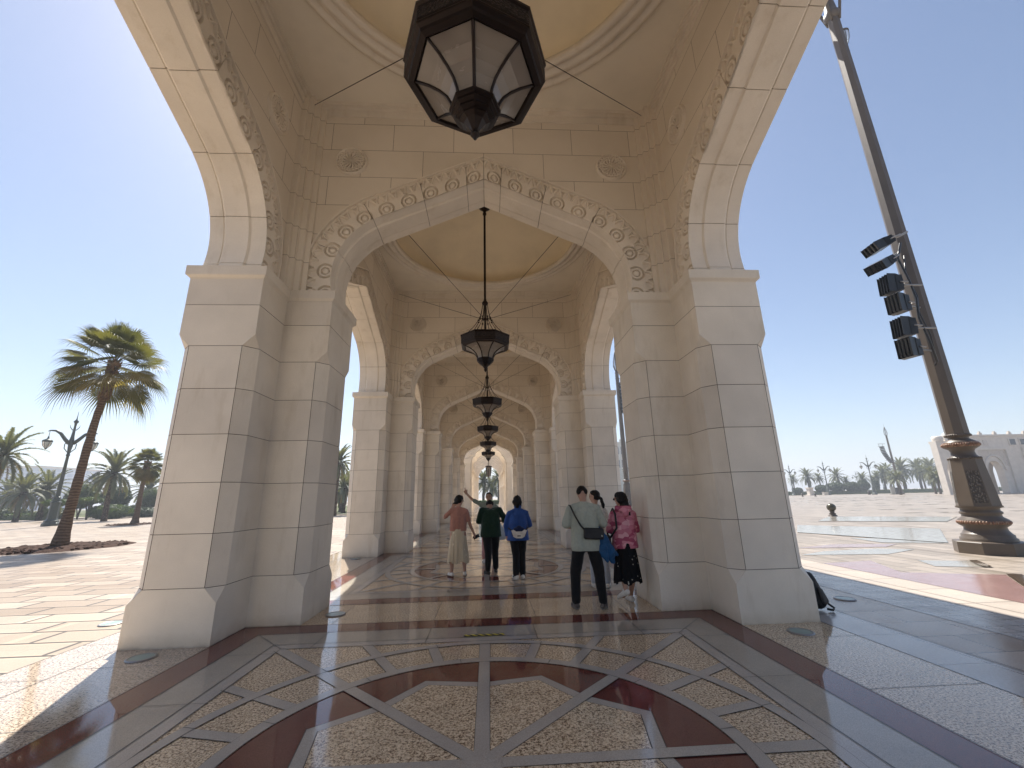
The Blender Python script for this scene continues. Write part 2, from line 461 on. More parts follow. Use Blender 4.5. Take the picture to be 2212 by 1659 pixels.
def arch_unit(name, half, D, M, shared={}):
    """wall + arch + carved bands; M places it. local: x along, y through, z up"""
    key = (name, half, D)
    if key not in shared:
        w_ = arch_wall(half, ZR, D-.06); a = soffit_mesh(D); c = archivolt_mesh() if 'band' not in shared else None
        shared[key] = (w_, a)
        if c: shared['band'] = c.build('carved_band', [M_carve, M_gap], arcade).data
        else: pass
        if 'tmp' not in shared: shared['tmp'] = 1
    w_, a = shared[key]
    return w_, a, shared['band']
_band = archivolt_mesh()
_bm = None
def place(mb, name, mats, M, parent, uv=False, flip=False):
    m2 = MB(); m2.v = [tuple(M @ Vector(p)) for p in mb.v]
    m2.f = [f[::-1] for f in mb.f] if flip else list(mb.f); m2.m = list(mb.m); m2.sm = list(mb.sm)
    return m2.build(name, mats, parent, uv=uv)
# transverse arches: built once about y=0, copied along the lines
D_T = 2*WT+.06
tw = arch_wall(XW+.02, ZR, 2*WT); ts = soffit_mesh(D_T)
T0 = Matrix.Translation((0, -WT-.03, 0))
arch0 = place(ts, 'transverse_arch', [M_stone, M_gap], T0, arcade)
wall0 = place(tw, 'wall', M_wall, T0, arch0, uv=True)
band0 = place(_band, 'carved_band', [M_carve, M_gap], T0, arch0)
# medallions: swirling rosettes in relief
def med_mesh(rad=.30):
    mb = MB(); nr, na = 30, 240; vs = []
    def h(r_, a):
        q = r_/rad
        if q > .93: return .06*math.sqrt(max(0, 1-((q-.93)/.07)**2))
        if q > .86: return .042
        if q > .60:       # two staggered rings of small triangles
            ring = .73; row = 0 if q < ring else 1
            u = (a/(2*PI)*24 + .5*row) % 1; v = (q-.61)/(.115) if row == 0 else (q-.735)/.115
            if v < .08 or v > .92: return .046
            return -.02 if abs(u-.5) < .36*(1-v if row == 0 else v) else .046
        if q > .56: return .048
        if q < .08: return .042
        u = ((a/(2*PI)*14) + q*1.5) % 1
        return -.03 if u < .5 else .044
    for i in range(nr+1):
        r_ = rad*i/nr if i else 1e-4
        for j in range(na):
            a = 2*PI*j/na; vs.append((r_*math.cos(a), -h(r_, a), r_*math.sin(a)))
    for j in range(na):
        a = 2*PI*j/na; vs.append((rad*1.01*math.cos(a), .01, rad*1.01*math.sin(a)))
    fs = [(i*na+j, i*na+(j+1)%na, (i+1)*na+(j+1)%na, (i+1)*na+j) for i in range(nr+1) for j in range(na)]
    mb.add(vs, fs); return mb
med = med_mesh()
for sx in (-1, 1):
    place(med, 'medallion', M_carve, Matrix.Translation((2.47*sx, -WT-.002, 7.76)), arch0)
arch0.location = (0, LINES[0], 0)
for y in LINES[1:]:
    c = copy_tree(arch0, arcade); c.location = (0, y, 0)
# back face bands matter only from inside the bays ahead; side arches
D_S = XWO-XW+.06
sw = arch_wall(B/2, ZR, XWO-XW); ss_ = soffit_mesh(D_S)
for side in (-1, 1):
    # local y (through) -> outward x ; local x -> along y
    Ms = Matrix(((0, side, 0, side*(XW-.03)), (-side if False else 1, 0, 0, 0), (0, 0, 1, 0), (0, 0, 0, 1)))
    fl = side > 0
    a0 = place(ss_, 'side_arch', [M_stone, M_gap], Ms, arcade, flip=fl)
    place(sw, 'wall', M_wall, Ms, a0, uv=True, flip=fl)
    place(_band, 'carved_band', [M_carve, M_gap], Ms, a0, flip=fl)
    for sx in (-1, 1):
        M2 = Ms @ Matrix.Translation((2.47*sx, .028, 7.76))
        place(med, 'medallion', M_carve, M2, a0, flip=fl)
    a0.location = (0, BAYS[0], 0)
    for y in BAYS[1:]:
        c = copy_tree(a0, arcade); c.location = (0, y, 0)
# stepped corner strips
for sx in (-1, 1):
    for sy in (-1, 1):
        cs = MB()
        P = [(XW+.05, -WT+.05), (3.02, -WT+.05), (3.02, -.42), (3.10, -.42), (3.10, -.50), (3.19, -.50), (3.19, -.58), (3.27, -.58), (3.27, -.66), (XW+.05, -.66)]
        P = [(x*sx, y*-sy*-1 if sy > 0 else -y) for x, y in P]
        n = len(P); vs = [(x, y, ZC-.002) for x, y in P]+[(x, y, ZT) for x, y in P]
        fl = (sx*sy) < 0
        fs = [(i, (i+1)%n, (i+1)%n+n, i+n) for i in range(n)]
        cs.add(vs, fs)
        s0 = cs.build('corner_strip', M_wall, arcade, uv=True, loc=(0, LINES[0], 0))
        for y in LINES[1:]:
            c = s0.copy(); COL.objects.link(c); c.parent = arcade; c.location = (0, y, 0)
# ceiling of a bay: cornice, flat panel with a round opening, moulded ring, dome
def ceiling():
    mb = MB(); HY = B/2-WT; N = 96; ro = 3.0
    vs = []
    for i in range(N):
        a = 2*PI*i/N; c, s = math.cos(a), math.sin(a)
        k = min((XW+.01)/abs(c) if abs(c) > 1e-6 else 1e9, (HY+.01)/abs(s) if abs(s) > 1e-6 else 1e9)
        vs += [(ro*c, ro*s, ZT), (k*c, k*s, ZT)]
    mb.add(vs, [(2*i, 2*i+1, (2*i+3) % (2*N), (2*i+2) % (2*N)) for i in range(N)])
    # square corners
    for sx in (-1, 1):
        for sy in (-1, 1):
            mb.add([(sx*2.6, sy*(HY+.01), ZT+.004), (sx*(XW+.01), sy*(HY+.01), ZT+.004), (sx*(XW+.01), sy*2.6, ZT+.004)], [(0, 1, 2)])
    return mb
ceil0 = ceiling().build('ceiling', M_plaster, arcade)
rg = MB()
rg.lathe([(3.14, .01), (3.14, -.05), (3.11, -.065), (3.06, -.065), (3.03, -.02), (2.99, -.02), (2.96, -.075), (2.90, -.10), (2.85, -.10), (2.83, -.05), (2.79, -.05), (2.77, -.09), (2.72, -.115), (2.67, -.115), (2.65, -.10), (2.65, .02), (2.74, .05), (2.95, .06), (2.98, .12)], 128, (0,0,ZT), cap=False)
ring = rg.build('ring_moulding', M_stone, ceil0)
dm = MB(); dm.lathe([(2.98*math.cos(a), .10 + .96*math.sin(a)) for a in [i/18*PI/2*.9995 for i in range(19)]], 96, (0,0,ZT), cap=False)
dm.build('dome', M_dome, ceil0)
cn = MB(); HY = B/2-WT
for k, (d, z0) in enumerate([(.035, 8.80), (.075, 8.93), (.11, 9.0)]):
    for sy in (-1, 1):
        a, b_ = sy*(HY-d), sy*(HY+.02); cn.box((-XW+.2, min(a, b_), z0), (XW-.2, max(a, b_), ZT+.002*k+.002))
    for sx in (-1, 1):
        a, b_ = sx*(XW-d), sx*(XW+.02); cn.box((min(a, b_), -HY+.2, z0), (max(a, b_), HY-.2, ZT+.002*k+.003))
cn.build('cornice', M_stone, ceil0)
hk = MB()
ceil0.location = (0, BAYS[0], 0)
for y in BAYS[1:]:
    c = copy_tree(ceil0, arcade); c.location = (0, y, 0)
rf = MB(); rf.box((-XWO-.22, LINES[0]-WT, ZR), (XWO+.22, LINES[-1]+WT, ZR+.18)); 
rf.build('roof', M_plaster, arcade)

# ------------------------------------------------------------------ floor
fl = MB()
Y0, Y1 = -9.0, LINES[-1]+2.2
fl.sheet([(-4.87, Y0), (-3.235, Y0), (-3.235, Y1), (-4.87, Y1)], 0, 5); fl.sheet([(-3.235, Y0), (4.28, Y0), (4.28, Y1), (-3.235, Y1)], 0, 0)
FM = [M_gran, M_red, M_green, M_grey, M_fjoint, M_gran2]
def q(x0, y0, x1, y1, z, mi): fl.sheet([(x0, y0), (x1, y0), (x1, y1), (x0, y1)], z, mi)
def frame(yc, ho_x, ho_y, hi_x, hi_y, z, mi):
    q(-ho_x, yc-ho_y, ho_x, yc-hi_y, z, mi); q(-ho_x, yc+hi_y, ho_x, yc+ho_y, z, mi)
    q(-ho_x, yc-hi_y, -hi_x, yc+hi_y, z, mi); q(hi_x, yc-hi_y, ho_x, yc+hi_y, z, mi)
def annulus(yc, r0, r1, z, mi, n=120, a0=0, a1=2*PI):
    vs = []; 
    for i in range(n+1):
        a = a0+(a1-a0)*i/n
        vs += [(r0*math.cos(a), yc+r0*math.sin(a), z), (r1*math.cos(a), yc+r1*math.sin(a), z)]
    fl.add(vs, [(2*i, 2*i+1, 2*i+3, 2*i+2) for i in range(n)], mi)
def bar(yc, a, r0, r1, hw, z, mi, dx=0):
    c, s = math.cos(a), math.sin(a)
    P = [(r0, -hw), (r1, -hw), (r1, hw), (r0, hw)]
    fl.sheet([(p*c-w_*s+dx, yc+p*s+w_*c) for p, w_ in P], z, mi)
def star(yc, ro, ri, z, mi):
    P = []
    for i in range(16):
        a = PI/8*i + PI/8 - PI/8*0
        rr = ri if i % 2 else ro
        P.append((rr*math.cos(a), yc+rr*math.sin(a)))
    # fan triangulated as quads around the centre
    for i in range(16):
        fl.sheet([(0, yc), P[i], P[(i+1) % 16]], z, mi)
J = .004
for yc in [3.177-B] + BAYS:
    frame(yc, 3.23, 3.29, 2.87, 2.93, .002, 1)
    frame(yc, 2.87, 2.93, 2.48, 2.50, .002, 2)
    frame(yc, 2.48, 2.50, 2.33, 2.35, .002, 3)
    for a_, b_ in ((3.23, 3.29), (2.87, 2.93), (2.48, 2.50), (2.33, 2.35)):
        frame(yc, a_+J, b_+J, a_-J, b_-J, .0065, 4)
    # mitre joints and cross joints of the border
    for sx in (-1, 1):
        for sy in (-1, 1):
            d = Vector((.90*sx, .94*sy)).normalized(); nn = Vector((-d.y, d.x))*J*.8
            p0 = Vector((2.33*sx, yc+2.35*sy)); p1 = Vector((2.87*sx, yc+2.93*sy))
            fl.sheet([tuple(p0+nn), tuple(p0-nn), tuple(p1-nn), tuple(p1+nn)] , .0068, 4)
        for yj in (-1.75, -.35, 1.05, 2.2):
            q(min(2.33*sx, 2.87*sx), yc+yj-J*.7, max(2.33*sx, 2.87*sx), yc+yj+J*.7, .0068, 4)
        for xj in (-2.0, -.7, .62, 1.9):
            q(xj-J*.7, min(yc+2.35*sx, yc+2.93*sx), xj+J*.7, max(yc+2.35*sx, yc+2.93*sx), .0068, 4)
    # outer ring + radial bars
    for i in range(24):
        a = R(15*i)
        c, s = abs(math.cos(a)), abs(math.sin(a))
        rmax = min(2.34/max(c, 1e-6), 2.36/max(s, 1e-6)) if i % 3 == 0 or i % 6 in (2, 4) else 2.25
        hw = .058 if i % 3 == 0 else .052
        bar(yc, a, 1.78, rmax, hw+J, .0035, 4); bar(yc, a, 1.78, rmax, hw, .0048, 3)
    annulus(yc, 2.245-J, 2.345+J, .0055, 4); annulus(yc, 2.245, 2.345, .0068, 3)
    annulus(yc, 1.70-J, 1.81+J, .0058, 4); annulus(yc, 1.70, 1.81, .0071, 3)
    annulus(yc, 0, 1.697, .0020, 1)
    star(yc, 1.41, 1.215, .0032, 4); star(yc, 1.402, 1.207, .0044, 3)
    star(yc, 1.305, 1.115, .0056, 4); star(yc, 1.297, 1.107, .0068, 0)
    for i in range(8):
        a = R(45*i); bar(yc, a, .14+J, 1.70, .052+J, .0080, 4); bar(yc, a, .13, 1.69, .052, .0092, 3)
    annulus(yc, 0, .139, .0104, 3, 8, PI/8, PI/8+2*PI)
    # joints across rings
    for i in range(12):
        a = R(30*i+8); bar(yc, a, 1.70, 1.81, .003, .0086, 4); bar(yc, a+.1, 2.245, 2.345, .003, .0086, 4)
for y in [LINES[0]-B] + LINES:
    for xj in (-2.1, -.72, .70, 2.05): q(xj-.003, y-.52, xj+.003, y+.52, .002, 4)
# side granite joints
for sx in (-1, 1):
    q(sx*4.28-.004 if sx > 0 else -4.284, Y0, sx*4.28+.004 if sx > 0 else -4.276, Y1, .003, 4)
    y = Y0+.1
    while y < Y1:
        q(min(sx*3.24, sx*4.27), y-.003, max(sx*3.24, sx*4.27), y+.003, .003, 4); y += 1.28
yy = Y0
while yy < Y1:
    q(-4.865, yy-.003, -4.285, yy+.003, .003, 4); yy += 1.07
fl.build('floor', FM, kind='structure')
# outdoor pavements
gl = MB(); gl.sheet([(-4.87, -40), (-4.87, 46.9), (-9, 46.9), (-40, 60), (-70, 64), (-120, 60), (-120, -40)], -.002, 0)
gl.sheet([(-4.875, -40), (-4.865, -40), (-4.865, 46.9), (-4.875, 46.9)], .002, 1)
gl.sheet([(-4.87, -40), (-4.28, -40), (-4.28, -9.0), (-4.87, -9)], .0, 2)
gl.build('pavement', [M_left, M_fjoint, M_gran2], kind='structure')
gr = MB()
def strip(x0, x1, mi, z=0.0): gr.sheet([(x0, -40), (x1, -40), (x1, 47), (x0, 47)], z, mi)
M_slab2 = mat('pale grey slabs', spec=.5, fn=lambda g, b: f_slab(g, b, (.40,.375,.35), 1.0, .88, .20, 0, .007, (.2,.1,0), .08))
strip(4.28, 4.86, 1); strip(4.86, 5.86, 0, -.001); strip(5.86, 6.74, 2); strip(6.74, 7.05, 3, -.001); strip(7.05, 7.66, 3)
for x in (4.28, 4.86, 5.86, 6.74, 7.05, 7.66): gr.sheet([(x-.004, -40), (x+.004, -40), (x+.004, 47), (x-.004, 47)], .003, 4)
gr.build('walkway', [M_slab, M_slab2, M_bluetile, M_cream, M_fjoint], kind='structure')
pz = MB()
pz.sheet([(7.66, -60), (420, -60), (420, 126), (118, 126), (112, 128), (20, 150), (-4, 100), (-4, 47), (7.66, 47)], -.003, 0)
M_pl_purple = mat('polished mauve granite', spec=.4, fn=lambda g, b: f_polish(g, b, (.24,.15,.14), 60, .2, .10, .22))
M_pl_green = mat('polished grey green granite', spec=.4, fn=lambda g, b: f_polish(g, b, (.24,.22,.19), 60, .2, .10, .2))
M_pl_dark = mat('polished brown granite', rough=.1, fn=lambda g, b: f_polish(g, b, (.07,.05,.035), 60, .3, .05, .1))
IZ = [0]
def inlay(P, mi, edge=True):
    IZ[0] += 1; pz.sheet(P, .0015+IZ[0]*.0004, mi)
    if edge:
        n = len(P)
        for i in range(n):
            a, b_ = Vector(P[i]), Vector(P[(i+1) % n]); d = (b_-a).normalized(); nn = Vector((-d.y, d.x))*.006
            pz.sheet([tuple(a-nn), tuple(b_-nn), tuple(b_+nn), tuple(a+nn)], .019+IZ[0]*.0002, 4)
# a repeating figure of long rhombs and wedges, one per bay of the arcade
for k in range(-1, 6):
    dy = k*B
    def T(P): return [(x, y+dy) for x, y in P]
    inlay(T([(7.66, 9.9), (8.95, 10.05), (8.25, 8.60), (9.78, 8.05), (8.40, 6.60), (8.34, 6.4), (7.66, 6.0)]), 1, False)
    pz.sheet(T([(9.78, 8.05), (8.40, 6.60), (8.58, 6.5), (9.98, 7.95)]), .024, 3)
    inlay(T([(9.93, 9.89), (9.52, 9.11), (10.40, 8.78), (11.00, 9.55)]), 2, False)
    pz.sheet(T([(10.25, 8.82), (10.40, 8.76), (11.0, 9.55), (10.86, 9.6)]), .026, 3)
    inlay(T([(8.1, 11.2), (10.2, 10.9), (11.6, 11.55), (10.9, 11.95), (9.2, 11.75)]), 2, False)
    inlay(T([(8.9, 12.5), (11.4, 12.2), (12.3, 12.75), (10.6, 13.1)]), 1, False)
    inlay(T([(12.23, 13.2), (13.6, 12.6), (14.6, 13.6), (12.4, 14.6)]), 2, False)
for k in range(-1, 4):
    dy = k*15.3
    inlay([(12.23, 16.9+dy), (13.75, 12.6+dy), (18.1, 16.78+dy), (14.82, 20.4+dy)], 2, False)
    inlay([(17.5, 22.5+dy), (22, 20+dy), (26, 23+dy), (21, 26+dy)], 2, False)
# long darker bands across the open square
for (x0, y0, x1, y1, w_) in [(28, 30, 60, 26, 1.2), (34, 44, 82, 38, 1.4), (42, 62, 100, 55, 1.6), (50, 80, 110, 74, 1.8), (30, 52, 70, 70, 1.3), (60, 84, 100, 60, 1.2)]:
    d = Vector((x1-x0, y1-y0)).normalized(); n_ = Vector((-d.y, d.x))
    L = (Vector((x1, y1))-Vector((x0, y0))).length; t = 0; i = 0
    while t < L:
        a = Vector((x0, y0))+d*t
        for s_ in (-1, 1):
            o_ = n_*(s_*w_*2.2)
            pz.sheet([tuple(a+o_), tuple(a+d*1.1+o_), tuple(a+d*1.1+n_*w_*.5+o_), tuple(a+n_*w_*.5+o_)], .002, 3 if (i*7+int(x0)) % 3 else 2)
        t += 2.2; i += 1
pz.build('plaza', [M_plaza, M_pl_purple, M_pl_green, M_pl_dark, M_fjoint], kind='structure')
# ------------------------------------------------------------------ metal, glass
M_bronze = mat('dark bronze', (.022,.014,.011), .38, .6, .5)
M_bronze2 = mat('dark bronze frieze', rough=.55, metal=.4, fn=lambda g, b: (g.link(g.ramp(g.voro(g.obj(), 45), [(.2, (.05,.035,.028)), (.6, (.012,.008,.007))]), b.inputs['Base Color']), g.bump(g.voro(g.obj(), 45), b, .8, .01)))
def f_milk(g, b):
    n = g.noise(g.map(g.obj(), (3, 3, .6)), 1.0, 1)
    g.link(g.ramp(n, [(.3, (.21,.18,.155)), (.7, (.29,.255,.22))]), b.inputs['Base Color'])
    g.link(g.ramp(g.noise(g.map(g.obj(), (3,3,14)), 1, 5), [(.4, (.10,)*3), (.65, (.30,)*3)]), b.inputs['Roughness'])
M_milk = mat('milky lantern glass', rough=.2, spec=.6, fn=f_milk, **{'Transmission Weight': .12, 'IOR': 1.45})
M_steel = mat('brushed steel', (.30,.29,.28), .42, .7)
M_blackp = mat('black plastic', (.012,.012,.013), .35)
M_lens = mat('dark floodlight glass', (.01,.012,.014), .08, 0, .7)
M_mast = mat('bronze brown painted steel', rough=.42, spec=.45, fn=lambda g, b: g.link(g.ramp(g.noise(g.obj(), 1.6, 5), [(.3, (.082,.063,.048)), (.7, (.105,.083,.064))]), b.inputs['Base Color']))
M_ember = mat('carved copper band', rough=.45, spec=.4, fn=lambda g, b: g.link(g.ramp(g.noise(g.obj(), 14, 4), [(.35, (.08,.052,.036)), (.5, (.19,.088,.05)), (.68, (.30,.235,.16))]), b.inputs['Base Color']))
def f_scale(g, b):
    v = g.voro(g.obj(), 16); g.link(g.ramp(v, [(.15, (.17,.15,.13)), (.5, (.05,.042,.035))]), b.inputs['Base Color']); g.bump(g.math('SUBTRACT', 1, v), b, 1.0, .03)
M_scale = mat('embossed mast panel', rough=.5, fn=f_scale)
M_teal = mat('grey green lamp paint', (.060,.075,.066), .45, .2)
M_clear = mat('pale lamp glass', (.75,.78,.78), .15, 0, .6, **{'Transmission Weight': .6})

# ------------------------------------------------------------------ hanging lanterns
OC = 8
def lantern(rot):
    t = empty('hanging_lantern', (0,0,0))
    ph = rot/(2*PI)*8
    def oct_(prof, name, m, par, **k):
        mb = MB(); mb.lathe(prof, 8, ph=ph, smooth=False, **k); return mb.build(name, m, par)
    TR = [(.215,5.27),(.232,5.34),(.275,5.42),(.35,5.49),(.45,5.55),(.585,5.60)]
    oct_([(.585,5.60),(.60,5.585),(.655,5.60),(.665,5.63),(.70,5.645),(.705,5.665),(.70,5.675),(.70,5.85),(.72,5.86),(.72,5.885),(.69,5.90),(.52,5.93),(.40,5.965),(.20,6.0),(.06,6.02)], 'rim', M_bronze, t, cap=False)
    oct_([(.7035,5.695),(.7035,5.83)], 'frieze', M_bronze2, t, cap=False)
    # eight panes and eight curved ribs
    for i in range(8):
        a0, a1 = 2*PI*(i+ph)/8, 2*PI*(i+1+ph)/8; mb = MB(); vs = []
        for r_, z in TR:
            vs += [(r_*.985*math.cos(a0), r_*.985*math.sin(a0), z), (r_*.985*math.cos(a1), r_*.985*math.sin(a1), z)]
        mb.add(vs, [(2*j, 2*j+1, 2*j+3, 2*j+2) for j in range(len(TR)-1)], 0, False)
        mb.build('glass_pane', M_milk, t)
        mb = MB(); mb.tube([(r_*math.cos(a0), r_*math.sin(a0), z) for r_, z in TR], .016, 6); mb.build('rib', M_bronze, t)
    oct_([(.0,5.29),(.235,5.285),(.25,5.27),(.25,5.245),(.225,5.235),(.225,5.205),(.19,5.19),(.19,5.165),(.15,5.15),(.15,5.125),(.105,5.10),(.06,5.045),(.045,5.02),(.03,5.005)], 'hub', M_bronze, t, cap=False)
    mb = MB(); mb.lathe([(.02,5.01),(.042,4.985),(.045,4.965),(.03,4.945),(.014,4.94),(.02,4.925),(.001,4.90)], 12, cap=False); mb.build('finial', M_bronze, t)
    mb = MB(); mb.lathe([(.05,6.0),(.05,6.05),(.028,6.08),(.026,6.42),(.045,6.44),(.045,6.48),(.026,6.50),(.026,6.86),(.05,6.89),(.085,6.93),(.085,6.97),(.05,7.02),(.032,7.08),(.032,9.86),(.055,9.88),(.055,9.94),(.035,9.96),(.06,10.02),(.15,10.10),(.17,10.118),(.0,10.118)], 16, cap=False); mb.build('rod', M_bronze, t)
    for i in range(8):
        a = 2*PI*(i+ph)/8; c, s = math.cos(a), math.sin(a); mb = MB()
        P = [(.07*c, .07*s, 6.93), (.10*c, .10*s, 6.72), (.15*c, .15*s, 6.50), (.20*c, .20*s, 6.40), (.34*c, .34*s, 6.18), (.56*c, .56*s, 5.93)]
        mb.tube(P, .0085, 5)
        for p in (P[2], P[3]): mb.ell(p, (.028, .028, .022), nu=8, nv=6)
        mb.build('chain', M_bronze, t)
    for sx in (-1, 1):
        for sy in (-1, 1):
            mb = MB(); mb.tube([(sx*.02, sy*.02, 6.46), (sx*1.65, sy*1.68, 7.71), (sx*3.30, sy*3.38, 9.0)], .0065, 5)
            mb.ell((sx*3.29, sy*3.37, 8.99), (.03, .03, .03), nu=8, nv=6); mb.build('stay_wire', M_bronze, t)
    return t
lanA = lantern(0); lanB = lantern(PI/8)
GL = 'octagonal lanterns hanging along the middle of the arcade'
lanA.location = (-.05, BAYS[0]+.066, 0)
tag(lanA, 'nearest and largest octagonal bronze lantern, overhead in front of the first crossing arch', 'lantern', GL)
nth = ['', 'bronze lantern seen whole on its rod, second from the viewer, under the second dome', 'third hanging lantern, just below and behind the whole one', 'fourth hanging lantern of the receding row', 'fifth hanging lantern of the receding row', 'sixth hanging lantern, the last one inside the cream arcade']
for i in range(1, 6):
    if i == 1: o = lanB
    else: o = copy_tree(lanB)
    o.location = (-.02 if i == 1 else 0, BAYS[i]+.066, 0); tag(o, nth[i], 'lantern', GL)

# ------------------------------------------------------------------ ground lights
M_glassg = mat('greenish ground light glass', (.24,.32,.29), .3, 0, .3)
def uplight():
    t = empty('ground_light'); mb = MB(); mb.lathe([(.145,.002),(.14,.012),(.115,.014),(.112,.010)], 32, cap=False); mb.build('trim_ring', M_steel, t)
    mb = MB(); mb.lathe([(.112,.011),(.001,.013)], 32, cap=False); mb.build('lens', M_glassg, t); return t
U = uplight(); U0 = True
upl = [(-3.77, 5.43, 'round ground light in the granite at the foot of the near left pier'), (3.74, 5.37, 'round ground light in the granite at the foot of the near right pier'),
       (-2.22, 6.98, 'round ground light inside the first crossing arch, left side'), (-5.33, 6.93, 'round ground light in the sunlit paving left of the near left pier'),
       (5.5, 6.78, 'round white ground light on the walkway beyond the near right pier')]
for i, (x, y, lb) in enumerate(upl):
    o = U if i == 0 else copy_tree(U); o.location = (x, y, .001); tag(o, lb, 'ground light', 'round lights set in the paving')
for k in (1, 2):
    for sx in (-1, 1):
        o = copy_tree(U); o.location = (3.76*sx, 5.4+B*k, .001)
        tag(o, 'round ground light at the foot of the %s %s pier of the arcade' % (('second', 'third')[k-1], 'left' if sx < 0 else 'right'), 'ground light', 'round lights set in the paving')

# ------------------------------------------------------------------ hazard tape on the floor
M_tape = mat('yellow and black hazard tape', rough=.5, fn=lambda g, b: g.link(g.ramp(g.math('FRACT', g.math('MULTIPLY', g.math('ADD', g.n('SeparateXYZ').outputs[0] if False else sepx(g), 0), 11)), [(.0, (.62,.50,.03)), (.5, (.015,.015,.015))], 'CONSTANT'), b.inputs['Base Color'])) if False else None
def f_tape(g, b):
    s = g.n('SeparateXYZ'); g.link(g.obj(), s.inputs[0])
    v = g.math('FRACT', g.math('MULTIPLY', g.math('ADD', s.outputs[0], s.outputs[1]), 11.5))
    g.link(g.ramp(v, [(0, (.55,.46,.03)), (.5, (.015,.015,.015))], 'CONSTANT'), b.inputs['Base Color'])
M_tape = mat('yellow and black hazard tape', rough=.5, fn=f_tape)
mb = MB(); mb.box((-.26, 5.70, .0095), (.23, 5.75, .012))
mb.build('hazard_tape', M_tape, label='short strip of yellow and black hazard tape on the polished floor', cat='tape')

